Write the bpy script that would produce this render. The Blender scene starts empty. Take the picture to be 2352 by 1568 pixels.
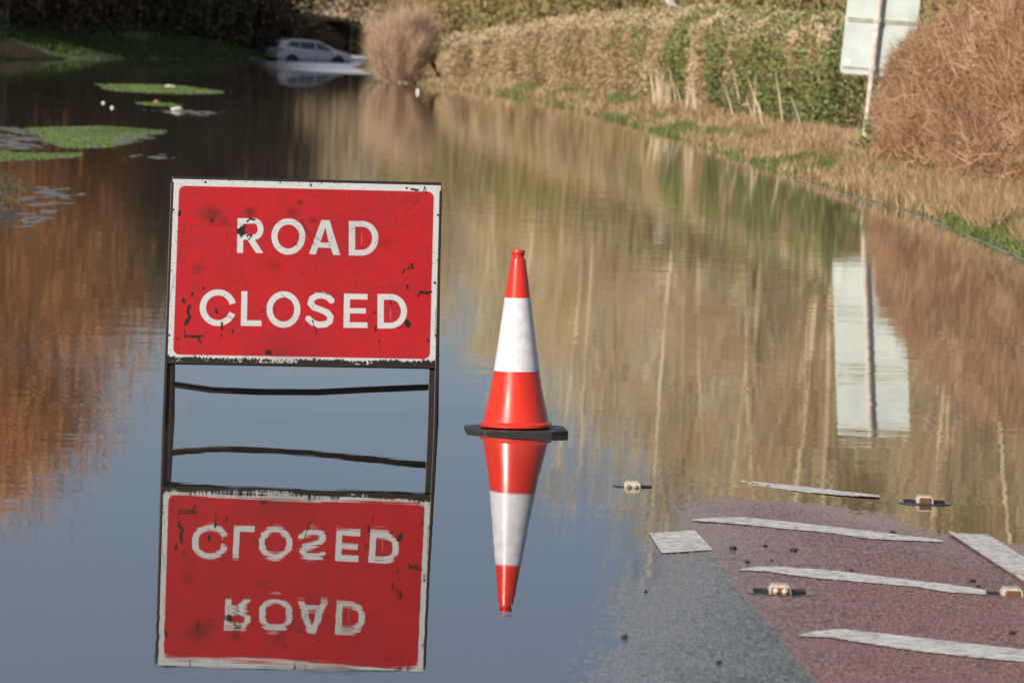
import bpy, math, random
import numpy as np
from mathutils import Vector, Matrix

# ------------------------------------------------------------------ camera, world, sun, exposure
sc = bpy.context.scene
F, H = 13067.0, 1.61                       # focal length in photo pixels (2352 wide), eye height above the water
PITCH, ROLL = math.atan(694/F), math.radians(2.05)
fw = np.array([0, math.cos(PITCH), -math.sin(PITCH)])
u0 = np.array([0, math.sin(PITCH), math.cos(PITCH)]); r0 = np.array([1., 0, 0])
rt = math.cos(ROLL)*r0+math.sin(ROLL)*u0; up = -math.sin(ROLL)*r0+math.cos(ROLL)*u0
def at(x, y, z=0.0):
    d = fw*F+(x-1176)*rt-(y-784)*up
    k = (z-H)/d[2]
    return np.array([d[0]*k, d[1]*k, z])
def atY(px, py, Yw):                       # the point seen at a photo pixel, at a given distance
    d = fw*F+(px-1176)*rt-(py-784)*up; k = Yw/d[1]; return np.array([d[0]*k, Yw, H+d[2]*k])
cam = bpy.data.cameras.new('camera'); camo = bpy.data.objects.new('camera', cam)
sc.collection.objects.link(camo); sc.camera = camo
cam.sensor_width = 36; cam.lens = 36*F/2352; cam.clip_start = .5; cam.clip_end = 5000
m = Matrix.Identity(4)
for i in range(3):
    m[i][0] = rt[i]; m[i][1] = up[i]; m[i][2] = -fw[i]
m[2][3] = H
camo.matrix_world = m
cam.dof.use_dof = True; cam.dof.focus_distance = 22.6; cam.dof.aperture_fstop = 12
SUN_EL, SUN_AZ = math.radians(26), math.radians(218)      # azimuth clockwise from +Y: behind the camera, to its left
w = bpy.data.worlds.new('World'); sc.world = w; w.use_nodes = True
nt = w.node_tree; sky = nt.nodes.new('ShaderNodeTexSky'); sky.sky_type = 'NISHITA'
sky.sun_disc = False; sky.sun_elevation = SUN_EL; sky.sun_rotation = SUN_AZ
sky.air_density = .60; sky.dust_density = 1.0; sky.ozone_density = .6
bg = nt.nodes['Background']; bg.inputs[1].default_value = 0.05
# thin broken cloud above the lowest few degrees
wtc = nt.nodes.new('ShaderNodeTexCoord'); wsp = nt.nodes.new('ShaderNodeSeparateXYZ'); nt.links.new(wtc.outputs['Generated'], wsp.inputs[0])
wn = nt.nodes.new('ShaderNodeTexNoise'); wn.inputs['Scale'].default_value = 1; wn.inputs['Detail'].default_value = 4
wm = nt.nodes.new('ShaderNodeMapping'); wm.inputs['Scale'].default_value = (3, 3, 14); nt.links.new(wtc.outputs['Generated'], wm.inputs[0]); nt.links.new(wm.outputs[0], wn.inputs['Vector'])
def wmath(op, a, b, cl=False):
    n = nt.nodes.new('ShaderNodeMath'); n.operation = op; n.use_clamp = cl
    for i, x in enumerate((a, b)):
        if isinstance(x, (int, float)): n.inputs[i].default_value = x
        else: nt.links.new(x, n.inputs[i])
    return n.outputs[0]
wf = wmath('MULTIPLY', wmath('SUBTRACT', wsp.outputs['Z'], .055), 11, True); wf = wmath('MULTIPLY', wf, wmath('ADD', wmath('MULTIPLY', wn.outputs['Fac'], .7), .12))
wx_ = nt.nodes.new('ShaderNodeMix'); wx_.data_type = 'RGBA'; nt.links.new(wf, wx_.inputs[0]); nt.links.new(sky.outputs[0], wx_.inputs[6]); wx_.inputs[7].default_value = (6.5, 6.8, 7.4, 1)
lo = nt.nodes.new('ShaderNodeMix'); lo.data_type = 'RGBA'; lo.blend_type = 'MULTIPLY'; lo.inputs[0].default_value = 1; nt.links.new(wx_.outputs[2], lo.inputs[6]); lo.inputs[7].default_value = (.88, .88, .93, 1)
nt.links.new(lo.outputs[2], bg.inputs[0])
L = bpy.data.lights.new('sun', 'SUN'); Lo = bpy.data.objects.new('sun', L); sc.collection.objects.link(Lo)
L.energy = 4.0; L.angle = math.radians(.6); L.color = (1.0, .9, .78)
sdir = Vector((math.sin(SUN_AZ)*math.cos(SUN_EL), math.cos(SUN_AZ)*math.cos(SUN_EL), math.sin(SUN_EL)))
Lo.rotation_euler = sdir.to_track_quat('Z', 'Y').to_euler()
sc.view_settings.view_transform = 'Standard'; sc.view_settings.look = 'None'
sc.view_settings.exposure = 0.6; sc.view_settings.gamma = 1
sc.cycles.use_denoising = True; sc.cycles.max_bounces = 7; sc.cycles.transparent_max_bounces = 8
sc.cycles.caustics_reflective = False; sc.cycles.caustics_refractive = False
sc.cycles.sample_clamp_indirect = 4

rng = np.random.default_rng(7); random.seed(7)
COL = sc.collection

# ------------------------------------------------------------------ helpers
def tag(o, label=None, cat=None, group=None, kind=None):
    if label: o['label'] = label
    if cat: o['category'] = cat
    if group: o['group'] = group
    if kind: o['kind'] = kind
    return o
def empty(name, loc=(0, 0, 0), rz=0.0):
    o = bpy.data.objects.new(name, None); COL.objects.link(o); o.location = loc; o.rotation_euler = (0, 0, rz)
    o.empty_display_size = .1
    return o
def link(name, me, mat=None, parent=None, smooth=False):
    o = bpy.data.objects.new(name, me); COL.objects.link(o)
    if mat: me.materials.append(mat)
    if parent: o.parent = parent
    if smooth: me.shade_smooth()
    return o
def copy_tree(o, parent=None):
    c = o.copy(); COL.objects.link(c); c.parent = parent
    for ch in o.children: copy_tree(ch, c)
    return c
def npmesh(name, V, Fc, k, v=None):
    """V (n,3), Fc (m,k)"""
    me = bpy.data.meshes.new(name); V = np.asarray(V, np.float32); Fc = np.asarray(Fc, np.int32)
    me.vertices.add(len(V)); me.vertices.foreach_set('co', V.ravel())
    me.loops.add(Fc.size); me.loops.foreach_set('vertex_index', Fc.ravel())
    me.polygons.add(len(Fc)); me.polygons.foreach_set('loop_start', np.arange(0, Fc.size, k, dtype=np.int32))
    me.update(calc_edges=True)
    if v is not None:
        a = me.attributes.new('v', 'FLOAT', 'POINT'); a.data.foreach_set('value', np.asarray(v, np.float32))
    return me
def gridmesh(name, X, Y, Z):
    ny, nx = X.shape
    V = np.stack([X, Y, Z], -1).reshape(-1, 3)
    i = np.arange(ny*nx).reshape(ny, nx)
    Fc = np.stack([i[:-1, :-1], i[:-1, 1:], i[1:, 1:], i[1:, :-1]], -1).reshape(-1, 4)
    return npmesh(name, V, Fc, 4)
class MB:
    def __init__(s): s.v = []; s.f = []
    def add(s, vs, fs):
        b = len(s.v); s.v += [tuple(map(float, p)) for p in vs]; s.f += [tuple(b+i for i in f) for f in fs]
    def box(s, c, sz, M=None):
        vs = [Vector(((i-.5)*sz[0], (j-.5)*sz[1], (k-.5)*sz[2])) for i in (0, 1) for j in (0, 1) for k in (0, 1)]
        if M is not None: vs = [M @ p for p in vs]
        vs = [p+Vector(c) for p in vs]
        s.add(vs, [(0, 1, 3, 2), (4, 6, 7, 5), (0, 4, 5, 1), (2, 3, 7, 6), (0, 2, 6, 4), (1, 5, 7, 3)])
    def bar(s, a, b, wx, wy, ref=(0, 1, 0)):
        a, b = Vector(a), Vector(b); d = (b-a).normalized(); x = d.cross(Vector(ref)).normalized(); y = x.cross(d)
        q = [(-1, -1), (1, -1), (1, 1), (-1, 1)]
        vs = [p+x*(i*wx/2)+y*(j*wy/2) for p in (a, b) for i, j in q]
        s.add(vs, [(3, 2, 1, 0), (4, 5, 6, 7)]+[(i, (i+1) % 4, 4+(i+1) % 4, 4+i) for i in range(4)])
    def tube(s, pts, rad, n=8):
        pts = [Vector(p) for p in pts]; rings = []
        for i, p in enumerate(pts):
            d = (pts[min(i+1, len(pts)-1)]-pts[max(i-1, 0)]).normalized()
            x = d.cross(Vector((.31, .95, .05))).normalized(); y = d.cross(x); r = rad[i] if hasattr(rad, '__len__') else rad
            rings.append([p+x*(math.cos(t)*r)+y*(math.sin(t)*r) for t in [2*math.pi*k/n for k in range(n)]])
        vs = [p for r in rings for p in r]; fs = []
        for i in range(len(pts)-1):
            fs += [(i*n+k, i*n+(k+1) % n, (i+1)*n+(k+1) % n, (i+1)*n+k) for k in range(n)]
        fs += [tuple(range(n))[::-1], tuple((len(pts)-1)*n+k for k in range(n))]
        s.add(vs, fs)
    def lathe(s, prof, n=64, c=(0, 0, 0), M=None):
        vs = []; fs = []
        for r, z in prof:
            for k in range(n):
                t = 2*math.pi*k/n; vs.append(Vector((r*math.cos(t), r*math.sin(t), z)))
        if M is not None: vs = [M @ p for p in vs]
        vs = [p+Vector(c) for p in vs]
        for i in range(len(prof)-1):
            fs += [(i*n+k, i*n+(k+1) % n, (i+1)*n+(k+1) % n, (i+1)*n+k) for k in range(n)]
        fs += [tuple(range(n))[::-1], tuple((len(prof)-1)*n+k for k in range(n))]
        s.add(vs, fs)
    def prism(s, poly, z0, z1):
        n = len(poly); vs = [(x, y, z0) for x, y in poly]+[(x, y, z1) for x, y in poly]
        s.add(vs, [tuple(range(n))[::-1], tuple(range(n, 2*n))]+[(i, (i+1) % n, n+(i+1) % n, n+i) for i in range(n)])
    def build(s, name, mat, parent=None, smooth=False, bevel=0):
        me = bpy.data.meshes.new(name); me.from_pydata(s.v, [], s.f); me.update()
        o = link(name, me, mat, parent)
        if smooth:
            me.shade_smooth(); me.set_sharp_from_angle(angle=math.radians(38))
        if bevel:
            b = o.modifiers.new('bevel', 'BEVEL'); b.width = bevel; b.segments = 2; b.limit_method = 'ANGLE'
        return o

def vnoise(x, y, seed=0):
    """smooth value noise 0..1"""
    x = np.asarray(x, float); y = np.asarray(y, float); xi = np.floor(x).astype(np.int64); yi = np.floor(y).astype(np.int64)
    fx = x-xi; fy = y-yi; fx = fx*fx*(3-2*fx); fy = fy*fy*(3-2*fy)
    def h(a, b):
        n = (a*374761393+b*668265263+seed*1442695041) & 0x7fffffff
        n = ((n ^ (n >> 13))*1274126177) & 0x7fffffff
        return ((n ^ (n >> 16)) & 0xffff)/65535.
    return (h(xi, yi)*(1-fx)+h(xi+1, yi)*fx)*(1-fy)+(h(xi, yi+1)*(1-fx)+h(xi+1, yi+1)*fx)*fy
def fbm(x, y, seed=0, o=3):
    s = 0; a = .5; t = 0
    for k in range(o): s = s+a*vnoise(x*2**k, y*2**k, seed+k*17); t += a; a *= .5
    return s/t
def sdpoly(X, Y, P):
    """signed distance, positive inside"""
    P = np.asarray(P, float); d = np.full(X.shape, 1e9); ins = np.zeros(X.shape, bool)
    for i in range(len(P)):
        a = P[i]; b = P[(i+1) % len(P)]; e = b-a
        wx = X-a[0]; wy = Y-a[1]; t = np.clip((wx*e[0]+wy*e[1])/(e@e), 0, 1)
        d = np.minimum(d, np.hypot(wx-e[0]*t, wy-e[1]*t))
        c = ((a[1] > Y) != (b[1] > Y))
        with np.errstate(divide='ignore', invalid='ignore'):
            ins ^= c & (X < (b[0]-a[0])*(Y-a[1])/(b[1]-a[1]+1e-12)+a[0])
    return np.where(ins, d, -d)

# ------------------------------------------------------------------ materials
def newmat(name):
    m = bpy.data.materials.new(name); m.use_nodes = True; return m, m.node_tree, m.node_tree.nodes['Principled BSDF']
def plain(name, c, rough=.5, metal=0, spec=.5, coat=0, var=.15, scale=20, bump=0):
    m, t, b = newmat(name); b.inputs['Roughness'].default_value = rough; b.inputs['Metallic'].default_value = metal
    b.inputs['Specular IOR Level'].default_value = spec; b.inputs['Coat Weight'].default_value = coat
    tc = t.nodes.new('ShaderNodeTexCoord'); n = t.nodes.new('ShaderNodeTexNoise'); n.inputs['Scale'].default_value = scale
    n.inputs['Detail'].default_value = 5
    r = t.nodes.new('ShaderNodeValToRGB'); r.color_ramp.elements[0].position = .3; r.color_ramp.elements[1].position = .7
    r.color_ramp.elements[0].color = (*[x*(1-var) for x in c], 1); r.color_ramp.elements[1].color = (*[min(1, x*(1+var)) for x in c], 1)
    t.links.new(tc.outputs['Object'], n.inputs['Vector']); t.links.new(n.outputs['Fac'], r.inputs['Fac']); t.links.new(r.outputs['Color'], b.inputs['Base Color'])
    if bump:
        bp = t.nodes.new('ShaderNodeBump'); bp.inputs['Strength'].default_value = .6; bp.inputs['Distance'].default_value = bump
        t.links.new(n.outputs['Fac'], bp.inputs['Height']); t.links.new(bp.outputs[0], b.inputs['Normal'])
    return m
def vmat(name, cols, rough=.75, trans=0.0, spec=.25):
    """colour from the per-blade random attribute"""
    m, t, b = newmat(name); b.inputs['Roughness'].default_value = rough; b.inputs['Specular IOR Level'].default_value = spec
    a = t.nodes.new('ShaderNodeAttribute'); a.attribute_name = 'v'; r = t.nodes.new('ShaderNodeValToRGB')
    e = r.color_ramp.elements
    while len(e) < len(cols): e.new(.5)
    for i, c in enumerate(cols): e[i].position = i/(len(cols)-1); e[i].color = (*c, 1)
    t.links.new(a.outputs['Fac'], r.inputs['Fac']); t.links.new(r.outputs['Color'], b.inputs['Base Color'])
    if trans:
        o = t.nodes['Material Output']; tr = t.nodes.new('ShaderNodeBsdfTranslucent'); mx = t.nodes.new('ShaderNodeMixShader')
        mx.inputs[0].default_value = trans; t.links.new(r.outputs['Color'], tr.inputs['Color'])
        t.links.new(b.outputs[0], mx.inputs[1]); t.links.new(tr.outputs[0], mx.inputs[2]); t.links.new(mx.outputs[0], o.inputs[0])
    return m
def math_node(t, op, a, b=None, clamp=False):
    n = t.nodes.new('ShaderNodeMath'); n.operation = op; n.use_clamp = clamp
    for i, x in enumerate((a, b)):
        if x is None: continue
        if isinstance(x, (int, float)): n.inputs[i].default_value = x
        else: t.links.new(x, n.inputs[i])
    return n.outputs[0]

MATS = dict(
    frame=plain('dark_brown_steel', (.013, .007, .006), .45, .2, bump=.0006, var=.5, scale=60),
    rubber=plain('black_rubber', (.02, .02, .021), .42, bump=.0008, var=.4, scale=90),
    rivet=plain('dull_rivet', (.05, .05, .05), .5, .5),
    grey_panel=plain('grey_painted_panel', (.52, .58, .56), .55, var=.13, scale=2.6),
    rail=plain('pale_rail', (.44, .45, .33), .5, var=.35, scale=9),
    post=plain('weathered_post', (.52, .47, .43), .75, var=.3, scale=14),
    clip=plain('bright_clip', (.75, .74, .70), .35, .4),
    sticker=plain('white_sticker', (.85, .85, .84), .5),
    casing=plain('white_rubber_casing', (.40, .37, .31), .5, var=.25, scale=80),
    amber=plain('brown_block', (.13, .065, .028), .35, var=.5, scale=160),
    eye=plain('glass_eye', (.16, .11, .06), .12, coat=1, var=.6, scale=300),
    eyewhite=plain('clear_glass_eye', (.55, .46, .28), .15, coat=1, var=.4, scale=300),
    iron=plain('wet_black_iron', (.03, .034, .042), .14, spec=1, var=.4, scale=50),
    slot=plain('black_slot', (.006, .006, .007), .6),
    stone=plain('dark_stone', (.025, .024, .026), .7),
    litter=plain('white_plastic', (.55, .54, .52), .45, var=.2, scale=30),
    orange_litter=plain('orange_scrap', (.45, .17, .06), .6),
    bark=plain('grey_bark', (.16, .12, .085), .9, var=.35, scale=3, bump=.02),
    palebark=plain('pale_bark', (.62, .54, .36), .85, var=.3, scale=3, bump=.01),
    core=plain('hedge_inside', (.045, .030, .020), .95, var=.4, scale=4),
    darkcore=plain('wood_inside', (.012, .012, .009), .95),
    palestem=plain('pale_dead_stem', (.62, .50, .37), .8, var=.2, scale=5),
    kerb=plain('wet_tarmac_edge', (.19, .18, .175), .5, var=.5, scale=9),
)

# ------------------------------------------------------------------ the lie of the land
DRY = [(.28, 4), (.28, 14.27), (.29, 15), (.35, 16.1), (.43, 17), (.57, 18.1), (.6, 19), (.6, 19.5), (.67, 19.95), (.82, 20.3), (.99, 20.3), (1.14, 20.15),
       (1.27, 19.85), (1.39, 19.3), (1.47, 19.15), (1.64, 18.95), (1.75, 18.4), (2.3, 17.5), (4, 15), (4, 4)]
def road_z(X, Y):
    # distances across the road count more than along it
    d = sdpoly(X, Y, DRY)
    return np.where(d > 0, .011*np.minimum(d, 1.2), np.where(d > -4, .011*d, -.044+.02*(d+4))).clip(-.6, .02)
RIGHT = [(4.5, -30), (4.4, 20), (4.25, 40), (4.11, 46), (4.08, 55.4), (3.79, 61), (3.54, 70), (3.2, 82), (2.72, 99.5), (1.6, 127), (.15, 157),
         (-3.5, 190), (-5.9, 224), (-8, 270), (-9.3, 330), (-11, 405)]
LEFT = [(-15, 405), (-14.2, 340), (-14.2, 306), (-18.9, 275), (-22, 241), (-30, 215), (-42, 180), (-45, 100), (-45, -30)]
WPOLY = RIGHT+LEFT
def right_d(X, Y):           # metres to the right of the right-hand water's edge
    ys = np.array([p[1] for p in RIGHT]); xs = np.array([p[0] for p in RIGHT])
    return X-np.interp(Y, ys, xs)
def land_z(X, Y):
    d = -sdpoly(X, Y, WPOLY)                 # >0 on land
    rd = right_d(X, Y)
    side = rd > -2.5
    n = fbm(X*.9, Y*.35, 3)-.5
    zr = np.where(d < 1.6, .2*d, .32+.02*(d-1.6)).clip(None, 1.2)+n*.10*np.clip(d, 0, 1)
    zl = np.where(d < 7, .26*d, 1.82+.03*(d-7)).clip(None, 3)+(fbm(X*.25, Y*.12, 9)-.5)*.5*np.clip(d/3, 0, 1)
    z = np.where(side, zr, zl)
    return np.where(d > 0, z, -.5*np.clip(-d, 0, 1.6)-.02)

# road: fine mesh where it comes out of the water, coarse elsewhere
xs = np.unique(np.round(np.concatenate([np.linspace(-7, .1, 24), np.arange(.1, 1.95, .0055), np.linspace(1.95, 4.2, 40)]), 5))
ys = np.unique(np.round(np.concatenate([np.linspace(4, 12.9, 30), np.arange(12.9, 22.2, .018), np.linspace(22.2, 60, 60), np.linspace(60, 130, 20)]), 5))
RX, RY = np.meshgrid(xs, ys); RZ = road_z(RX, RY)
near = ((RX > .1) & (RX < 1.95) & (RY > 12.9) & (RY < 22.2)).astype(float)
agg = (vnoise(RX/.009, RY/.03, 5)-.5)*.0020+(fbm(RX/.02, RY/.07, 8)-.5)*.0020+(fbm(RX/.3, RY/1.2, 12)-.5)*.0022
RZ = RZ+agg*near
road = link('road', gridmesh('road', RX, RY, RZ), None, None, True); tag(road, 'wet grey and red asphalt road surface rising out of the flood', 'road', kind='structure')
m, t, b = newmat('wet_asphalt')
tc = t.nodes.new('ShaderNodeTexCoord'); sp = t.nodes.new('ShaderNodeSeparateXYZ'); t.links.new(tc.outputs['Object'], sp.inputs[0])
n1 = t.nodes.new('ShaderNodeTexNoise'); n1.inputs['Scale'].default_value = 9; n1.inputs['Detail'].default_value = 6
n2 = t.nodes.new('ShaderNodeTexNoise'); n2.inputs['Scale'].default_value = 110; n2.inputs['Detail'].default_value = 3
n3 = t.nodes.new('ShaderNodeTexNoise'); n3.inputs['Scale'].default_value = 2.2; n3.inputs['Detail'].default_value = 4
mpr = t.nodes.new('ShaderNodeMapping'); mpr.inputs['Scale'].default_value = (1, .16, 1); t.links.new(tc.outputs['Object'], mpr.inputs['Vector'])
for n in (n1, n2, n3): t.links.new((mpr if n is n2 else tc).outputs[0 if n is n2 else 'Object'], n.inputs['Vector'])
# boundary between the two surfacings: straight line from (.65,18.05) to (.80,14.44)
ed = math_node(t, 'ADD', sp.outputs['X'], math_node(t, 'MULTIPLY', sp.outputs['Y'], .15/3.61))
ed = math_node(t, 'ADD', ed, math_node(t, 'MULTIPLY', n1.outputs['Fac'], .02))
ed = math_node(t, 'SUBTRACT', ed, .65+18.05*.15/3.61+.01)
ed = math_node(t, 'MULTIPLY', ed, 220, clamp=True)
def ramp(t, fac, cols, pos):
    r = t.nodes.new('ShaderNodeValToRGB'); e = r.color_ramp.elements
    while len(e) < len(cols): e.new(.5)
    for i, c in enumerate(cols): e[i].position = pos[i]; e[i].color = (*c, 1)
    t.links.new(fac, r.inputs[0]); return r.outputs[0]
def mixc(t, fac, a, b, mode='MIX'):
    mx = t.nodes.new('ShaderNodeMix'); mx.data_type = 'RGBA'; mx.blend_type = mode
    if isinstance(fac, (int, float)): mx.inputs[0].default_value = fac
    else: t.links.new(fac, mx.inputs[0])
    for i, x in ((6, a), (7, b)):
        if isinstance(x, tuple): mx.inputs[i].default_value = (*x, 1)
        else: t.links.new(x, mx.inputs[i])
    return mx.outputs[2]
grey = ramp(t, n2.outputs['Fac'], [(.030, .033, .033), (.105, .115, .113), (.21, .225, .22)], [.30, .5, .72])
red = ramp(t, n2.outputs['Fac'], [(.07, .030, .024), (.20, .105, .085), (.31, .21, .18)], [.30, .5, .72])
c = mixc(t, ed, grey, red)
dark = math_node(t, 'MULTIPLY', math_node(t, 'SUBTRACT', n1.outputs['Fac'], .54), 4, clamp=True)
c = mixc(t, math_node(t, 'MULTIPLY', dark, .7), c, (.03, .028, .03))
vd = t.nodes.new('ShaderNodeTexVoronoi'); vd.inputs['Scale'].default_value = 34; vd.inputs['Randomness'].default_value = 1; mpv = t.nodes.new('ShaderNodeMapping'); mpv.inputs['Scale'].default_value = (1, .3, 1)
t.links.new(tc.outputs['Object'], mpv.inputs['Vector']); t.links.new(mpv.outputs[0], vd.inputs['Vector'])
dt_ = math_node(t, 'MULTIPLY', math_node(t, 'SUBTRACT', .13, vd.outputs['Distance']), 30, clamp=True)
sel = t.nodes.new('ShaderNodeSeparateColor'); t.links.new(vd.outputs['Color'], sel.inputs[0]); dt_ = math_node(t, 'MULTIPLY', dt_, math_node(t, 'GREATER_THAN', sel.outputs[0], .45))
c = mixc(t, math_node(t, 'MULTIPLY', dt_, .8), c, (.02, .018, .02))
reds = math_node(t, 'MULTIPLY', math_node(t, 'MULTIPLY', math_node(t, 'SUBTRACT', n3.outputs['Fac'], .55), 6, clamp=True), ed)
c = mixc(t, math_node(t, 'MULTIPLY', reds, .6), c, (.22, .05, .045))
t.links.new(c, b.inputs['Base Color'])
zw = math_node(t, 'MULTIPLY', math_node(t, 'ADD', sp.outputs['Z'], -.001), 160, clamp=True)       # 0 where a film of water still lies
film = math_node(t, 'MULTIPLY', math_node(t, 'SUBTRACT', n3.outputs['Fac'], .46), 5, clamp=True)
rr = math_node(t, 'ADD', math_node(t, 'MULTIPLY', math_node(t, 'MULTIPLY', zw, math_node(t, 'SUBTRACT', 1.0, math_node(t, 'MULTIPLY', film, .5))), .40), .20)
t.links.new(rr, b.inputs['Roughness'])
bp = t.nodes.new('ShaderNodeBump'); bp.inputs['Distance'].default_value = .002; bp.inputs['Strength'].default_value = .5
t.links.new(n2.outputs['Fac'], bp.inputs['Height']); t.links.new(bp.outputs[0], b.inputs['Normal'])
road.data.materials.append(m)

# painted markings, children of the road
def whitemat(name, c, wet):
    m, t, b = newmat(name)
    tc = t.nodes.new('ShaderNodeTexCoord'); n = t.nodes.new('ShaderNodeTexNoise'); n.inputs['Scale'].default_value = 26; n.inputs['Detail'].default_value = 8
    n.inputs['Roughness'].default_value = .7
    n2 = t.nodes.new('ShaderNodeTexNoise'); n2.inputs['Scale'].default_value = 6; n2.inputs['Detail'].default_value = 5
    for q in (n, n2): t.links.new(tc.outputs['Object'], q.inputs['Vector'])
    a = ramp(t, n.outputs['Fac'], [(.16, .13, .125), tuple(x*.72 for x in c), c], [.36, .46, .62])
    k = math_node(t, 'MULTIPLY', math_node(t, 'SUBTRACT', n2.outputs['Fac'], .5), 3, clamp=True)
    a = mixc(t, math_node(t, 'MULTIPLY', k, wet), a, (.20, .20, .205))
    t.links.new(a, b.inputs['Base Color']); b.inputs['Roughness'].default_value = .55
    return m
WM = whitemat('worn_white_thermoplastic', (.66, .66, .63), .5); WM2 = whitemat('film_covered_white_thermoplastic', (.66, .66, .63), .7)
def resample(P, n):
    P = np.asarray(P, float); s = np.r_[0, np.cumsum(np.hypot(*np.diff(P[:, :2], axis=0).T))]; q = np.linspace(0, s[-1], n)
    return np.stack([np.interp(q, s, P[:, k]) for k in range(P.shape[1])], 1)
def marking(far, near_, mat, zf=None, dz=.003, jit=.006, n=160, name='road_marking', world=False):
    if not world:
        zz = zf if zf is not None else 0.004
        far = [at(x, y, zz) for x, y in far]; near_ = [at(x, y, zz) for x, y in near_]
    A = resample(far, n); B = resample(near_, n); k = 12
    sd = random.randint(0, 9999)
    ii = np.arange(n)
    A[:, 1] += (vnoise(ii/1.2, ii*0, sd)-.5)*jit*2; B[:, 1] += (vnoise(ii/1.2, ii*0, sd+5)-.5)*jit*3
    T = np.linspace(0, 1, k)[:, None]
    X = A[:, 0]*(1-T)+B[:, 0]*T; Y = A[:, 1]*(1-T)+B[:, 1]*T
    if zf is None:
        Z = np.maximum(road_z(X, Y), -.001)+dz
        Z = Z+(vnoise(X/.01, Y/.03, 77)-.5)*.0006
    else: Z = X*0+zf
    return link(name, gridmesh(name, X, Y, Z), mat, road, True)
marking([(1490, 1222), (1595, 1216)], [(1520, 1268), (1638, 1262)], WM2, jit=.0015)
marking([(1590, 1192), (1640, 1188), (1700, 1187), (1800, 1198), (1900, 1209), (2050, 1226), (2165, 1240)],
        [(1590, 1194), (1650, 1199), (1720, 1206), (1800, 1215), (1900, 1225), (2000, 1240), (2165, 1245)], WM)
marking([(1698, 1308), (1740, 1301), (1800, 1303), (1900, 1311), (2000, 1324), (2100, 1338), (2200, 1350), (2265, 1362)],
        [(1698, 1310), (1760, 1313), (1850, 1327), (2000, 1342), (2100, 1352), (2180, 1366), (2265, 1372)], WM)
marking([(1835, 1460), (1870, 1453), (1930, 1448), (2050, 1462), (2200, 1481), (2352, 1500), (2450, 1510)],
        [(1835, 1463), (1900, 1466), (1980, 1480), (2100, 1500), (2250, 1518), (2352, 1528), (2450, 1540)], WM)
# stripe half under water: its depth changes along its length
def tilted(far, near_, z0, z1, mat, name='road_marking'):
    n = len(far); zs = np.linspace(z0, z1, n)
    A = np.array([at(x, y, z) for (x, y), z in zip(far, zs)]); B = np.array([at(x, y, z) for (x, y), z in zip(near_, zs)])
    A = resample(A, 120); B = resample(B, 120); T = np.linspace(0, 1, 10)[:, None]
    ii = np.arange(120); A[:, 1] += (vnoise(ii/1.2, ii*0, 4)-.5)*.02; B[:, 1] += (vnoise(ii/1.2, ii*0, 8)-.5)*.03
    X, Y, Z = [A[:, k]*(1-T)+B[:, k]*T for k in range(3)]
    Z = Z+(vnoise(X/.012, Y/.05, 71)-.5)*.0016
    return link(name, gridmesh(name, X, Y, Z), mat, road, True)
tilted([(1530, 1097), (1620, 1094), (1720, 1104), (1850, 1117), (1950, 1129), (2020, 1137)],
       [(1530, 1099), (1640, 1106), (1740, 1116), (1850, 1130), (1950, 1138), (2020, 1141)], -.003, .0045, WM)
tilted([(1640, 1027), (1760, 1033), (1900, 1044)], [(1640, 1031), (1760, 1038), (1900, 1050)], -.010, -.010, WM)
marking([(1335, 1000), (1438, 1006)], [(1370, 1056), (1476, 1056)], WM, zf=-.011, jit=.001)
marking([(1835, 940), (1925, 948)], [(1955, 1080), (2052, 1080)], WM, zf=-.011, jit=.001)
# thick edge line with its raised rib
lf = [(1.49, 19.1), (1.59, 17.31), (1.78, 14.0)]
A = resample(np.array([(x, y, 0) for x, y in lf]), 120); Bq = A+np.array([.135, .0, 0])
marking(A, Bq, WM2, dz=.005, jit=0, n=120, world=True)
marking(A+np.array([-.004, 0, 0]), A+np.array([.016, 0, 0]), WM, dz=.0105, jit=.0, n=120, world=True, name='marking_rib')

# ground sheet with the two banks
gx = np.unique(np.round(np.concatenate([np.linspace(-900, -60, 20), np.arange(-60, -8, .8), np.arange(-8, 12, .16), np.arange(12, 40, 1), np.linspace(40, 900, 24)]), 4))
gy = np.unique(np.round(np.concatenate([np.linspace(-60, 20, 12), np.arange(20, 240, .7), np.arange(240, 420, 1.2), np.linspace(420, 2500, 40)]), 4))
GX, GY = np.meshgrid(gx, gy)
ground = link('ground', gridmesh('ground', GX, GY, land_z(GX, GY)), None, None, True)
tag(ground, 'grass verge and bank on both sides of the flooded road', 'ground', kind='structure')
m, t, b = newmat('rough_verge')
tc = t.nodes.new('ShaderNodeTexCoord'); n1 = t.nodes.new('ShaderNodeTexNoise'); n1.inputs['Scale'].default_value = .55; n1.inputs['Detail'].default_value = 6
n2 = t.nodes.new('ShaderNodeTexNoise'); n2.inputs['Scale'].default_value = 7; n2.inputs['Detail'].default_value = 5
for q in (n1, n2): t.links.new(tc.outputs['Object'], q.inputs['Vector'])
a_ = ramp(t, n2.outputs['Fac'], [(.07, .045, .028), (.20, .135, .075), (.32, .23, .13)], [.3, .5, .72])
g_ = ramp(t, n2.outputs['Fac'], [(.03, .05, .015), (.07, .12, .03), (.12, .18, .05)], [.3, .5, .72])
sp = t.nodes.new('ShaderNodeSeparateXYZ'); t.links.new(tc.outputs['Object'], sp.inputs[0])
lft = math_node(t, 'MULTIPLY', math_node(t, 'SUBTRACT', -9.5, sp.outputs['X']), .5, clamp=True)
k = math_node(t, 'MULTIPLY', math_node(t, 'SUBTRACT', n1.outputs['Fac'], .52), 9, clamp=True)
k = math_node(t, 'MAXIMUM', k, lft)
t.links.new(mixc(t, k, a_, g_), b.inputs['Base Color']); b.inputs['Roughness'].default_value = .9
ground.data.materials.append(m)

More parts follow.
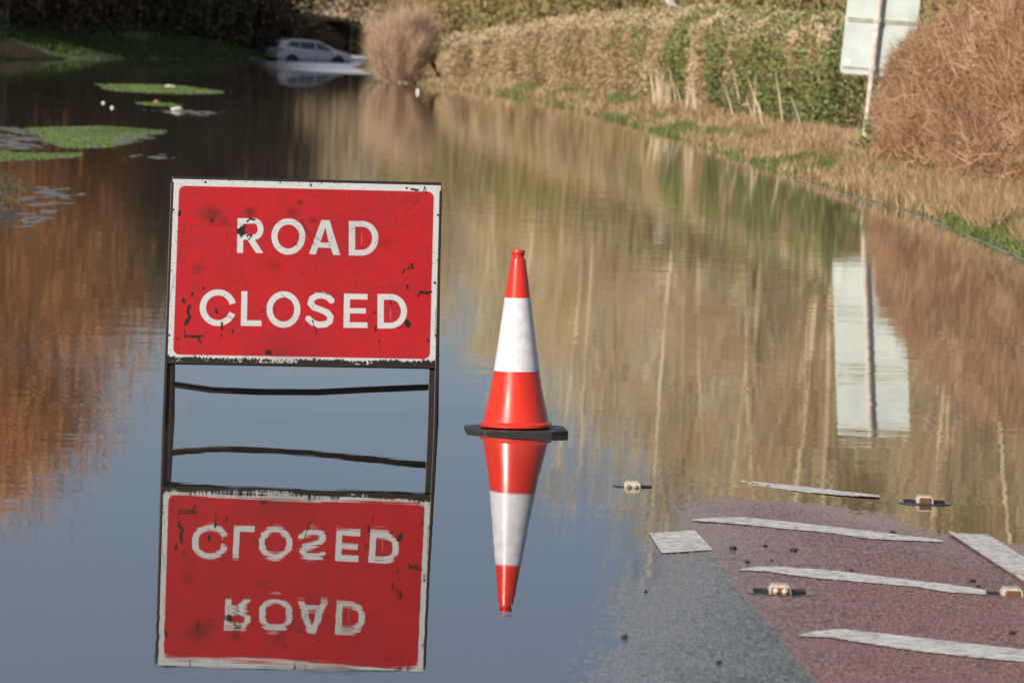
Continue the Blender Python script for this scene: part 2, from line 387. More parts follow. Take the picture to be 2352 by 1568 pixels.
# wet broken edge of the carriageway along the right verge
ky = np.linspace(40, 70, 400); kx0 = np.interp(ky, [q[1] for q in RIGHT], [q[0] for q in RIGHT]); T = np.linspace(0, 1, 7)[:, None]
wd_ = .02+.20*np.clip(fbm(ky*.9, ky*0, 3, 3)-.35, 0, 1)*np.clip((70-ky)/8, 0, 1); KX = kx0-.07+T*wd_; KY = ky+T*0; KZ = -.003+.008*np.sin(T*np.pi)+.022*(fbm(KX*7, KY*.8, 6)-.5)
kerb = link('kerb', gridmesh('kerb', KX, KY, KZ), MATS['kerb'], None, True); tag(kerb, 'wet blue-grey edge of the carriageway along the right verge', 'kerb', kind='structure')

# water: one sheet, its depth over the road carried as an attribute, mirror above, muddy below
wx = np.unique(np.round(np.concatenate([np.linspace(-700, -60, 12), np.linspace(-60, -2, 40), np.linspace(-2, 0, 30), np.arange(0, 2.2, .02), np.linspace(2.2, 6, 30), np.linspace(6, 700, 20)]), 4))
wy = np.unique(np.round(np.concatenate([np.linspace(-60, 4, 8), np.linspace(4, 13, 20), np.arange(13, 24, .06), np.linspace(24, 60, 50), np.linspace(60, 430, 60)]), 4))
WX, WY = np.meshgrid(wx, wy)
wme = gridmesh('water', WX, WY, WX*0)
at_ = wme.attributes.new('depth', 'FLOAT', 'POINT'); dep = np.maximum(0, -road_z(WX, WY)); dep[(WX < -7) | (WX > 4.2)] = .6
at_.data.foreach_set('value', dep.astype(np.float32).ravel())
water = link('water', wme); tag(water, 'still brown flood water covering the road', 'water', kind='structure')
m, t, b = newmat('flood_water'); t.nodes.remove(b); out = t.nodes['Material Output']
geo = t.nodes.new('ShaderNodeNewGeometry')
def ripple(sx, sy, amp, seed, amp_socket=None):
    mp = t.nodes.new('ShaderNodeMapping'); mp.inputs['Scale'].default_value = (sx, sy, 1); mp.inputs['Location'].default_value = (seed*3.1, seed*7.7, 0)
    t.links.new(geo.outputs['Position'], mp.inputs['Vector'])
    n = t.nodes.new('ShaderNodeTexNoise'); n.inputs['Scale'].default_value = 1; n.inputs['Detail'].default_value = 2.5; t.links.new(mp.outputs[0], n.inputs['Vector'])
    s = t.nodes.new('ShaderNodeVectorMath'); s.operation = 'SUBTRACT'; t.links.new(n.outputs['Color'], s.inputs[0]); s.inputs[1].default_value = (.5, .5, .5)
    k = t.nodes.new('ShaderNodeVectorMath'); k.operation = 'SCALE'; t.links.new(s.outputs[0], k.inputs[0])
    if amp_socket is None: k.inputs['Scale'].default_value = amp
    else: t.links.new(amp_socket, k.inputs['Scale'])
    return k.outputs[0]
sp = t.nodes.new('ShaderNodeSeparateXYZ'); t.links.new(geo.outputs['Position'], sp.inputs[0])
# gusts roughen the far stretch near the car, fading in between 222 and 240 m
gust = math_node(t, 'MULTIPLY', math_node(t, 'SUBTRACT', sp.outputs['Y'], 219), .06, clamp=True)
patch = t.nodes.new('ShaderNodeTexNoise'); patch.inputs['Scale'].default_value = 1; patch.inputs['Detail'].default_value = 4
pm = t.nodes.new('ShaderNodeMapping'); pm.inputs['Scale'].default_value = (.12, .035, 1); t.links.new(geo.outputs['Position'], pm.inputs['Vector']); t.links.new(pm.outputs[0], patch.inputs['Vector'])
gx_ = math_node(t, 'MULTIPLY', math_node(t, 'ADD', math_node(t, 'ADD', sp.outputs['X'], 11.0-.057*228), math_node(t, 'MULTIPLY', sp.outputs['Y'], .057)), .20, clamp=True)
gust = math_node(t, 'MULTIPLY', gust, gx_)
streak = math_node(t, 'MULTIPLY', math_node(t, 'SUBTRACT', patch.outputs['Fac'], .60), 3, clamp=True)
streak = math_node(t, 'MULTIPLY', streak, math_node(t, 'MULTIPLY', math_node(t, 'SUBTRACT', sp.outputs['Y'], 60), .02, clamp=True))
ampw = math_node(t, 'MULTIPLY', streak, .012)
far_ = math_node(t, 'MULTIPLY', math_node(t, 'SUBTRACT', sp.outputs['Y'], 19), 1/45, clamp=True)
s1 = ripple(2.0, 4.5, .0055, 1); s2 = ripple(6, 38, 0, 2, math_node(t, 'ADD', math_node(t, 'MULTIPLY', far_, .011), .0048)); s3 = ripple(2.5, 6, 0, 3, ampw)
ad = t.nodes.new('ShaderNodeVectorMath'); ad.operation = 'ADD'; t.links.new(s1, ad.inputs[0]); t.links.new(s2, ad.inputs[1])
ad2 = t.nodes.new('ShaderNodeVectorMath'); ad2.operation = 'ADD'; t.links.new(ad.outputs[0], ad2.inputs[0]); t.links.new(s3, ad2.inputs[1])
mu = t.nodes.new('ShaderNodeVectorMath'); mu.operation = 'MULTIPLY'; t.links.new(ad2.outputs[0], mu.inputs[0]); mu.inputs[1].default_value = (1, 1, 0)
a3 = t.nodes.new('ShaderNodeVectorMath'); a3.operation = 'ADD'; t.links.new(mu.outputs[0], a3.inputs[0]); a3.inputs[1].default_value = (0, 0, 1)
nrm = t.nodes.new('ShaderNodeVectorMath'); nrm.operation = 'NORMALIZE'; t.links.new(a3.outputs[0], nrm.inputs[0])
fr = t.nodes.new('ShaderNodeFresnel'); fr.inputs['IOR'].default_value = 1.33; t.links.new(nrm.outputs[0], fr.inputs['Normal'])
gl = t.nodes.new('ShaderNodeBsdfGlossy'); t.links.new(math_node(t, 'ADD', math_node(t, 'MULTIPLY', gust, .45), math_node(t, 'MULTIPLY', streak, .06)), gl.inputs['Roughness']); gl.inputs['Color'].default_value = (1, 1, 1, 1)
t.links.new(nrm.outputs[0], gl.inputs['Normal'])
mud = t.nodes.new('ShaderNodeBsdfDiffuse'); mud.inputs['Color'].default_value = (.12, .098, .070, 1)
tr = t.nodes.new('ShaderNodeBsdfTransparent'); tr.inputs['Color'].default_value = (.95, .90, .80, 1)
da = t.nodes.new('ShaderNodeAttribute'); da.attribute_name = 'depth'
e_ = math_node(t, 'POWER', 2.71828, math_node(t, 'MULTIPLY', da.outputs['Fac'], -1/.07))
mx1 = t.nodes.new('ShaderNodeMixShader'); t.links.new(e_, mx1.inputs[0]); t.links.new(mud.outputs[0], mx1.inputs[1]); t.links.new(tr.outputs[0], mx1.inputs[2])
mx2 = t.nodes.new('ShaderNodeMixShader'); t.links.new(fr.outputs[0], mx2.inputs[0]); t.links.new(mx1.outputs[0], mx2.inputs[1]); t.links.new(gl.outputs[0], mx2.inputs[2])
t.links.new(mx2.outputs[0], out.inputs['Surface'])
wme.materials.append(m)

# ------------------------------------------------------------------ ROAD CLOSED sign
BL, TL, BR, TR = atY(382, 829, 23.03), atY(397, 411, 23.20), atY(1002, 840, 23.14), atY(1012, 426, 23.31)
def onplate(U, V, off=0.0):                      # U right, V down
    P = (TL*(1-U)+TR*U)*(1-V)+(BL*(1-U)+BR*U)*V
    n = np.cross(TR-TL, TL-BL); n = n/np.linalg.norm(n)
    if n[1] > 0: n = -n
    return P+n*off
org = onplate(.5, 1.0); org = np.array([org[0], org[1], 0.0])
sign = empty('road_closed_sign', org); tag(sign, 'scuffed red ROAD CLOSED sign on a dark metal A-frame standing in the water', 'road sign')
SO = Matrix.Translation(-Vector(org))
NU, NV = 560, 390
U, V = np.meshgrid(np.linspace(0, 1, NU), np.linspace(0, 1, NV))
PX = ((190*(1-U)+2155*U)*(1-V)+(145*(1-U)+2125*U)*V); PY = ((100*(1-U)+155*U)*(1-V)+(1430*(1-U)+1462*U)*V)
def cov(sd, w=3.0): return np.clip(.5-sd/w, 0, 1)
def seg(a, b, w_):
    a, b = np.array(a, float), np.array(b, float); e = b-a; Ln = np.hypot(*e); e = e/Ln
    x = (PX-a[0])*e[0]+(PY-a[1])*e[1]; y = -(PX-a[0])*e[1]+(PY-a[1])*e[0]
    return np.maximum(np.maximum(-x, x-Ln), np.abs(y)-w_/2)
def ell(cx, cy, a, b): 
    q = np.hypot((PX-cx)/a, (PY-cy)/b); return (q-1)*min(a, b)
def pol(P): return -sdpoly(PX, PY, P)
def polyl(P, w_):
    d = np.full(PX.shape, 1e9)
    for a, b in zip(P[:-1], P[1:]):
        a = np.array(a, float); e = np.array(b, float)-a; tt = np.clip(((PX-a[0])*e[0]+(PY-a[1])*e[1])/(e@e+1e-9), 0, 1)
        d = np.minimum(d, np.hypot(PX-a[0]-e[0]*tt, PY-a[1]-e[1]*tt))
    return d-w_/2
U_ = np.minimum; X_ = np.maximum
def O(cx, cy): return X_(ell(cx, cy, 124, 132), -ell(cx, cy, 80, 88))
def D(x0, y0, y1):
    cy = (y0+y1)/2; b = (y1-y0)/2; cx = x0+95
    outer = U_(X_(ell(cx, cy, 122, b), cx-PX), X_(X_(np.abs(PY-cy)-b, x0-PX), PX-cx))
    inner = U_(X_(ell(cx, cy, 77, b-41), cx-PX), X_(X_(np.abs(PY-cy)-(b-41), x0+46-PX), PX-cx))
    return X_(outer, -inner)
L_ = [
    U_(U_(U_(seg((686, 390), (682, 642), 44), seg((686, 410), (785, 411), 40)), seg((683, 527), (790, 528), 38)),
       U_(X_(X_(ell(784, 469, 69, 79), -ell(784, 469, 28, 40)), 784-PX), X_(seg((745, 520), (840, 665), 44), PY-643))),
    O(1036, 524),
    X_(pol([(1278, 405), (1338, 406), (1417, 660), (1366, 658), (1347, 608), (1254, 604), (1237, 654), (1188, 652)]), -pol([(1308, 455), (1334, 570), (1270, 568)])),
    D(1480, 412, 663),
    X_(X_(ell(522, 1042, 134, 133), -ell(522, 1042, 88, 90)), -pol([(545, 1042), (800, 955), (800, 1165)])),
    U_(seg((715, 922), (711, 1173), 44), seg((690, 1153), (840, 1155), 40)),
    O(1001, 1055),
    polyl([(1353, 990), (1330, 966), (1290, 952), (1245, 955), (1210, 978), (1200, 1010), (1222, 1038), (1270, 1055), (1320, 1076), (1347, 1108), (1341, 1140), (1308, 1162), (1262, 1166), (1218, 1152), (1184, 1122)], 44),
    U_(U_(seg((1468, 940), (1464, 1187), 44), seg((1446, 960), (1618, 963), 40)), U_(seg((1448, 1063), (1606, 1065), 38), seg((1443, 1167), (1618, 1168), 40))),
    D(1692, 943, 1192)]
letters = np.minimum.reduce(L_); text = cov(letters)
mu_, mv_ = U*1.085, V*.745
fx_ = np.abs(mu_-.5425)-(.5425-.026-.026); fy_ = np.abs(mv_-.3725)-(.3725-.027-.026)
field = np.hypot(np.maximum(fx_, 0), np.maximum(fy_, 0))+np.minimum(np.maximum(fx_, fy_), 0)-.026
redm = cov(field, .003)*(1-text)
nz = fbm(PX/90, PY/90, 3, 4); nf = fbm(PX/14, PY/14, 9, 3)
white = np.array([.44, .46, .47]); rd = np.array([.40, .006, .010]); rd2 = np.array([.27, .012, .016])
C = white*(1-redm[..., None])+(rd*(1-nz[..., None])+rd2*nz[..., None])*redm[..., None]
C = C*(1-.14*(nf[..., None]-.3).clip(0))
dirt = np.zeros(PX.shape)
def blot(sd, soft=3, k=1.0, rag=0, rs=10):
    global dirt
    dirt = np.maximum(dirt, cov(sd+(fbm(PX/rs, PY/rs, int(abs(rag)*7)+1)-.5)*rag, soft)*k)
# flaking over the R, and the named dark marks
blot(pol([(655, 480), (690, 445), (735, 432), (715, 470), (722, 500), (692, 528), (668, 510)]), 4, 1, 26)
blot(polyl([(735, 415), (752, 395), (790, 400)], 14), 3, .9, 10); blot(polyl([(735, 520), (770, 512), (748, 545)], 14), 3, .9, 14)
for P_, w_ in (([(275, 1000), (268, 985)], 26), ([(315, 1030), (300, 1070), (318, 1110), (290, 1160)], 22), ([(295, 1130), (282, 1165)], 20), ([(337, 935), (330, 955)], 12),
              ([(410, 890), (418, 905)], 12), ([(550, 1150), (552, 1200)], 16), ([(545, 1235), (548, 1250)], 14), ([(628, 1205), (630, 1222)], 16), ([(510, 1060), (512, 1075)], 22),
              ([(1942, 730), (1948, 750)], 24), ([(1922, 748), (1918, 765)], 12), ([(1890, 765), (1880, 790)], 14), ([(1912, 885), (1916, 903)], 18),
              ([(1990, 965), (2005, 925), (2090, 928)], 12), ([(2010, 935), (2065, 940)], 14), ([(1680, 1180), (1676, 1210)], 15), ([(1660, 1078), (1685, 1082)], 10), ([(1910, 1150), (1918, 1165)], 44),
              ([(2060, 1270), (2068, 1285)], 14), ([(1700, 1280), (1705, 1292)], 13), ([(225, 1265), (226, 1272)], 12), ([(228, 1330), (230, 1336)], 12), ([(1215, 1135), (1222, 1170), (1245, 1225)], 8),
              ([(275, 1200), (282, 1250)], 7), ([(885, 1365), (905, 1370)], 34), ([(2030, 200), (2040, 165), (2050, 210)], 9), ([(1940, 180), (1990, 190)], 16),
              ([(470, 400), (480, 412)], 22), ([(240, 340), (238, 365)], 22)):
    blot(polyl(P_, w_), 4, .93, 12, 7)
blot(pol([(275, 1240), (310, 1242), (345, 1240), (418, 1242), (420, 1256), (385, 1262), (412, 1308), (395, 1308), (370, 1265), (310, 1258), (275, 1262)]), 3, .8, 6)
# scratches
for P_, w_ in (([(230, 440), (420, 444), (700, 432), (1100, 420), (1300, 402), (1500, 350), (1650, 322), (1815, 326)], 2.2), ([(1135, 395), (1160, 470), (1228, 585)], 8), ([(1165, 470), (1275, 560)], 5),
               ([(1070, 560), (1105, 592)], 7), ([(1850, 310), (1862, 272), (1970, 272), (2005, 225)], 4), ([(1880, 245), (2035, 205)], 4), ([(1870, 368), (1960, 298), (1985, 275)], 4),
               ([(1250, 928), (1330, 945), (1395, 955)], 6), ([(985, 948), (1065, 1000)], 5), ([(525, 1085), (670, 1132)], 4), ([(692, 750), (694, 850)], 3), ([(1625, 910), (1750, 892), (1840, 892)], 3),
               ([(700, 1400), (900, 1355), (1120, 1342), (1300, 1372), (1450, 1425)], 2.4), ([(215, 490), (270, 495), (278, 455)], 4), ([(262, 590), (250, 650), (228, 680)], 4), ([(272, 660), (276, 730), (180, 712)], 3),
               ([(205, 810), (185, 900), (165, 1010)], 4), ([(2122, 1040), (2115, 1180), (2118, 1260)], 4), ([(1100, 440), (1118, 500), (1128, 560)], 3), ([(1785, 990), (1795, 1020)], 12), ([(1480, 490), (1530, 450)], 3),
               ([(1340, 560), (1335, 600)], 3), ([(1830, 1180), (1870, 1195)], 5), ([(585, 480), (590, 545)], 4), ([(400, 650), (412, 690)], 3), ([(570, 95), (640, 130)], 2)):
    blot(polyl(P_, w_), 3, .7, 1.5)
for _ in range(750):
    cx, cy = random.uniform(150, 2120), random.uniform(110, 1440); L1 = abs(random.gauss(0, 9))+2; a1 = random.uniform(0, 6.28)
    k1 = PX[0, 1]-PX[0, 0]; j0 = int((cx-150)/2000*NU); i0 = int((cy-100)/1350*NV)
    sl = (slice(max(0, i0-14), i0+15), slice(max(0, j0-14), j0+15))
    px, py = PX[sl], PY[sl]; e = np.array([math.cos(a1)*L1, math.sin(a1)*L1])
    tt = np.clip(((px-cx)*e[0]+(py-cy)*e[1])/(e@e), 0, 1); d = np.hypot(px-cx-e[0]*tt, py-cy-e[1]*tt)-random.uniform(.4, 2.4)
    dirt[sl] = np.maximum(dirt[sl], np.clip(.5-d/3, 0, 1)*random.uniform(.35, .95))
for (cx, cy, r_, k_) in ((470, 360, 60, .5), (760, 345, 35, .55), (560, 415, 40, .4), (1220, 405, 26, .6), (1070, 350, 40, .35), (1120, 275, 22, .6), (380, 760, 40, .3), (1300, 560, 200, .12), (1500, 480, 190, .14), (930, 740, 60, .25), (1740, 560, 60, .25), (1020, 1390, 200, .25)):
    blot((ell(cx, cy, r_, r_*.8)), r_*1.2, k_, r_*.9, 16)
bnd = np.clip((V-.955)/.03, 0, 1); dirt = np.maximum(dirt, np.clip((fbm(PX/11, PY/11, 31)*.55+fbm(PX/120, PY/300, 41)*.75-1.02+bnd*.55)*9, 0, 1)*(V > .945))
edge = np.minimum(np.minimum(U, 1-U)*1.085, np.minimum(V, 1-V)*.745); dirt = np.maximum(dirt, np.clip((fbm(PX/9, PY/9, 52)-.66-edge*6)*12, 0, 1)*.8)
dirt = dirt[..., None]*np.clip(.55+.45*vnoise(PX/4, PY/4, 2)+.2, 0, 1)[..., None]
dirt = np.clip(dirt*1.25, 0, 1); C = C*(1-dirt)+np.array([.014, .009, .007])*dirt
P = onplate(U[..., None], V[..., None], 0)
nrm_ = onplate(.5, .5, 1)-onplate(.5, .5, 0)
bend = -.0040*np.exp(-((U-1.0)/.09)**2-((V-.56)/.22)**2)+.0022*(fbm(U*3, V*2.2, 6)-.5)
P = P+bend[..., None]*nrm_-org
pm_ = gridmesh('sign_plate', P[..., 0], P[..., 1], P[..., 2])
ca = pm_.color_attributes.new('paint', 'FLOAT_COLOR', 'POINT'); ca.data.foreach_set('color', np.concatenate([C, np.ones(C.shape[:2]+(1,))], -1).astype(np.float32).ravel())
plate = link('sign_plate', pm_, None, sign, True); plate['label'] = 'red plate with white border and the white words ROAD CLOSED'
m, t, b = newmat('scuffed_sign_face'); a = t.nodes.new('ShaderNodeAttribute'); a.attribute_name = 'paint'; t.links.new(a.outputs['Color'], b.inputs['Base Color'])
b.inputs['Roughness'].default_value = .40; b.inputs['Specular IOR Level'].default_value = .3; pm_.materials.append(m)
def pp(U, V, off=0): return SO @ Vector(onplate(U, V, off))
bk = MB(); q = [pp(*c, -.009) for c in ((0, 0), (1, 0), (1, 1), (0, 1))]; q2 = [pp(*c, -.012) for c in ((0, 0), (1, 0), (1, 1), (0, 1))]
bk.add(q+q2, [(0, 1, 2, 3), (7, 6, 5, 4), (0, 4, 5, 1), (1, 5, 6, 2), (2, 6, 7, 3), (3, 7, 4, 0)]); bk.build('backing_plate', MATS['frame'], sign)
e1, e2 = .006, .008
fr_ = MB()
for a, b2 in (((-e1*.5, -e2*.9), (1+e1*.5, -e2*.9)), ((-e1*.5, 1+e2*.5), (1+e1*.5, 1+e2*.5))):
    fr_ = MB(); fr_.bar(pp(*a, -.012), pp(*b2, -.012), .014, .022, ref=nrm_)
    fr_.build('frame_rail', MATS['frame'], sign, bevel=.002)
WD = -.07
def legpt(U_, z, off=-.014):                       # follow the plate's edge down to height z
    a = np.array(onplate(U_, 0, off)); b2 = np.array(onplate(U_, 1, off)); k = (z-a[2])/(b2[2]-a[2]); return SO @ Vector(a+(b2-a)*k)
for Ue, sg in ((-e1*.2, 1), (1+e1*.2, -1)):
    l = MB(); l.bar(legpt(Ue, .975+.0*Ue), legpt(Ue, WD), .012, .030, ref=nrm_)
    l.bar(legpt(Ue+sg*.0135, .972, -.020), legpt(Ue+sg*.0135, WD, -.020), .028, .005, ref=nrm_)
    l.build('front_leg', MATS['frame'], sign, bevel=.0015)
rear = []
for Ue in (.004, .992):
    top = legpt(Ue, .985, -.03); bot = legpt(Ue, 0, -.012)+Vector((0, .43, 0)); d = (bot-top); bot2 = bot+d*.07
    if Ue > .5: bot2 += Vector((.004, 0, 0))
    l = MB(); l.bar(top, bot2, .026, .006, ref=(0, 1, .2)); l.bar(top+Vector((-.012 if Ue < .5 else .012, .012, 0)), bot2+Vector((-.012 if Ue < .5 else .012, .012, 0)), .005, .026, ref=(0, 1, .2))
    l.build('rear_leg', MATS['frame'], sign, bevel=.001)
    rear.append((top, d))
def rearpt(i, z): 
    top, d = rear[i]; k = (z-top.z)/d.z; return top+d*k
a, b2 = rearpt(0, .142), rearpt(1, .163); cb = MB()
pts = []
for tt, dz_ in ((0, 0), (.15, -.022), (.33, -.028), (.55, -.027), (.75, -.014), (1, 0)):
    pts.append(a.lerp(b2, tt)+Vector((0, 0, dz_)))
for p1, p2 in zip(pts[:-1], pts[1:]): cb.bar(p1, p2+(p2-p1).normalized()*.003, .026, .005, ref=(0, 1, 0)); 
for p1, p2 in zip(pts[:-1], pts[1:]): cb.bar(p1+Vector((0, -.010, .010)), p2+Vector((0, -.010, .010))+(p2-p1).normalized()*.003, .004, .020, ref=(0, 1, 0))
cb.build('crossbar', MATS['frame'], sign)
tb = MB(); tb.bar(rearpt(0, .965), rearpt(1, .965), .02, .005); tb.build('rear_rail', MATS['frame'], sign)
for (cx, cy) in ((428, 124), (1203, 147), (1908, 167), (193, 325), (2137, 367), (2113, 1250), (165, 1236), (160, 780), (2107, 862)):
    uu = (cx-190+45*(cy-100)/1330)/1972; vv = (cy-100-(cx-190)*.025)/1325
    rv = MB(); M_ = Vector(nrm_).to_track_quat('Z', 'Y').to_matrix(); rv.lathe([(.0045, 0), (.0045, .0015), (.003, .0028), (.0005, .0032)], 12, pp(uu, vv, .0005), M_)
    rv.build('rivet', MATS['rivet'], sign)

# ------------------------------------------------------------------ traffic cone
cone = empty('traffic_cone', (.030, 23.35, -.033)); tag(cone, 'orange-red and white traffic cone with black base beside the sign', 'traffic cone')
S = 1/1771.; zb = .052                                 # scale of the measured profile
def plastic(name, c, var=.12, rough=.28):
    m = plain(name, c, rough, var=var, scale=9, coat=.15); t = m.node_tree; b = t.nodes['Principled BSDF']; old = b.inputs['Base Color'].links[0].from_socket
    tc = t.nodes.new('ShaderNodeTexCoord'); v_ = t.nodes.new('ShaderNodeTexNoise'); v_.inputs['Scale'].default_value = 55; v_.inputs['Detail'].default_value = 4; t.links.new(tc.outputs['Object'], v_.inputs['Vector'])
    sp = t.nodes.new('ShaderNodeSeparateXYZ'); t.links.new(tc.outputs['Object'], sp.inputs[0])
    k = math_node(t, 'MULTIPLY', math_node(t, 'SUBTRACT', v_.outputs['Fac'], .66), 14, clamp=True)
    w_ = t.nodes.new('ShaderNodeTexNoise'); w_.inputs['Scale'].default_value = 7; w_.inputs['Detail'].default_value = 7; t.links.new(tc.outputs['Object'], w_.inputs['Vector'])
    low = math_node(t, 'MULTIPLY', math_node(t, 'SUBTRACT', .16, sp.outputs['Z']), 6, clamp=True)
    g_ = math_node(t, 'MULTIPLY', math_node(t, 'MULTIPLY', math_node(t, 'SUBTRACT', w_.outputs['Fac'], .42), 3, clamp=True), low)
    cc = mixc(t, math_node(t, 'MULTIPLY', k, .75), old, (.06, .02, .015)); cc = mixc(t, math_node(t, 'MULTIPLY', g_, .5), cc, (.22, .10, .06))
    t.links.new(cc, b.inputs['Base Color']); t.links.new(math_node(t, 'ADD', math_node(t, 'MULTIPLY', w_.outputs['Fac'], .3), rough-.12), b.inputs['Roughness']); return m
CR = plastic('red_cone_plastic', (.62, .028, .012)); 
prof_y = [(1403, 250), (1396, 262), (1376, 262), (1368, 252), (1362, 236), (1300, 225), (1200, 203), (1110, 184), (1050, 174), (997, 165.5), (800, 137), (600, 110), (458, 91.5), (300, 71), (190, 55), (178, 52), (172, 42), (150, 41), (146, 46), (140, 48), (120, 48), (113, 44), (112, 30)]
cm = MB(); cm.lathe([(r*S, zb+(1403-y)*S*1.0) for y, r in prof_y], 96); body = cm.build('cone_body', CR, cone, smooth=True)
sl = MB(); ys_ = np.linspace(993, 460, 26)
sp_ = []
for y in ys_:
    r = np.interp(-y, [-997, -800, -600, -458], [165.5, 137, 110, 91.5]); sp_.append((r*S+.0016, zb+(1403-y)*S))
sp_ = [(sp_[0][0]-.0012, sp_[0][1])]+sp_+[(sp_[-1][0]-.0012, sp_[-1][1])]
sl.lathe(sp_, 96); sleeve = sl.build('reflective_sleeve', None, cone, smooth=True)
m, t, b = newmat('white_honeycomb_sleeve'); tc = t.nodes.new('ShaderNodeTexCoord'); vo = t.nodes.new('ShaderNodeTexVoronoi'); vo.feature = 'DISTANCE_TO_EDGE'; vo.inputs['Scale'].default_value = 60
n = t.nodes.new('ShaderNodeTexNoise'); n.inputs['Scale'].default_value = 25; n.inputs['Detail'].default_value = 5
t.links.new(tc.outputs['Object'], vo.inputs['Vector']); t.links.new(tc.outputs['Object'], n.inputs['Vector'])
ln = ramp(t, vo.outputs['Distance'], [(.78, .78, .80), (.56, .56, .62)], [.0, .06]); t.links.new(mixc(t, .5, ln, ramp(t, n.outputs['Fac'], [(.50, .50, .56), (.74, .74, .77)], [.35, .65])), b.inputs['Base Color'])
b.inputs['Roughness'].default_value = .38; bp = t.nodes.new('ShaderNodeBump'); bp.inputs['Distance'].default_value = .002; bp.inputs['Strength'].default_value = .35
t.links.new(n.outputs['Fac'], bp.inputs['Height']); t.links.new(bp.outputs[0], b.inputs['Normal']); sleeve.data.materials.append(m)
bs = MB(); hw, ch = .2075, .069
oct_ = [(-hw+ch, -hw), (hw-ch, -hw), (hw, -hw+ch), (hw, hw-ch), (hw-ch, hw), (-hw+ch, hw), (-hw, hw-ch), (-hw, -hw+ch)]
bs.prism(oct_, 0, zb-.004); bo = bs.build('cone_base', MATS['rubber'], cone, bevel=.004)
em = MB()                                              # raised ridges moulded on the base corners
for sx in (-1, 1):
    em = MB(); em.prism([(sx*.195, -.10), (sx*.160, -.13), (sx*.150, .10), (sx*.195, .08)][::sx], zb-.0045, zb-.001)
    em.build('raised_pad', MATS['rubber'], bo, bevel=.001)
cone.rotation_euler = (0, math.radians(-1.3), math.radians(3))

# ------------------------------------------------------------------ road studs
def road_stud(x, y, z, kind, label, sc_=1.0, rz=0.0, sub=0.0):
    o = empty('road_stud', (x, y, z), rz); tag(o, label, 'road stud', 'reflecting road studs')
    bm = MB(); n = 28
    ring = [(math.copysign(abs(math.cos(a))**.7, math.cos(a))*.100, math.copysign(abs(math.sin(a))**.7, math.sin(a))*.085) for a in [2*math.pi*k/n for k in range(n)]]
    bm.prism(ring, -.02, .002); bm.build('stud_base', MATS['iron'], o, bevel=.001)
    for sx in (-1, 1):
        wg = MB(); wg.add([(sx*.032, -.05, .002), (sx*.080, -.02, .002), (sx*.080, .05, .002), (sx*.032, .05, .002), (sx*.036, -.045, .007), (sx*.074, -.012, .008), (sx*.074, .045, .008), (sx*.036, .045, .008)],
                         [(0, 1, 2, 3), (7, 6, 5, 4), (0, 4, 5, 1), (1, 5, 6, 2), (2, 6, 7, 3), (3, 7, 4, 0)])
        wg.build('side_cheek', MATS['slot'] if kind != 'white' or sx > 0 else MATS['iron'], o, bevel=.002)
    cs = MB(); cs.add([(-.034, -.045, -.01), (.034, -.045, -.01), (.034, .045, -.01), (-.034, .045, -.01), (-.032, -.045, .015), (.032, -.045, .015), (.032, .045, .015), (-.032, .045, .015),
                       (-.024, -.036, .027), (.024, -.036, .027), (.024, .04, .027), (-.024, .04, .027)],
                      [(3, 2, 1, 0), (0, 1, 5, 4), (1, 2, 6, 5), (2, 3, 7, 6), (3, 0, 4, 7), (4, 5, 9, 8), (5, 6, 10, 9), (6, 7, 11, 10), (7, 4, 8, 11), (8, 9, 10, 11)])
    co = cs.build('rubber_casing', MATS['casing'], o, bevel=.003)
    if kind == 'brown':
        q = MB(); q.box((0, -.045, .008), (.046, .008, .026)); q.build('reflector_block', MATS['amber'], co, bevel=.004)
        wl = MB(); wl.box((0, -.049, -.007), (.054, .006, .010)); wl.build('reflector_foot', MATS['slot'], co, bevel=.002)
    else:
        if kind == 'lit':
            q = MB(); q.box((0, -.045, .006), (.056, .006, .026)); q.build('lens_holder', MATS['amber'], co, bevel=.004)
        for sx in (-1, 1):
            q = MB(); q.lathe([(.0095, 0), (.0095, .005), (.007, .009), (.004, .011), (.0005, .0115)], 20, (sx*.0135, -.045, .009 if kind == 'lit' else .004), Matrix.Rotation(math.radians(90), 3, 'X'))
            q.build('glass_lens', MATS['eyewhite' if kind == 'lit' else 'eye'], co, smooth=True)
    o.scale = (sc_,)*3
    return o
p = at(1453, 1119, 0); road_stud(p[0], p[1]+.03, -.003, 'white', 'white road stud with two dark eyes, almost under water right of the cone', .92)
p = at(2125, 1157, 0); road_stud(p[0], p[1]+.04, .002, 'brown', 'brown-faced road stud in shallow water beyond the red asphalt', .95)
p = at(1792, 1366, .003); road_stud(p[0], p[1]+.04, .006, 'lit', 'road stud with two shining round eyes on the red asphalt', 1.0)
p = at(2326, 1374, .003); road_stud(p[0], p[1]+.04, .006, 'brown', 'brown-faced road stud beside the thick white line at the frame edge', 1.0)

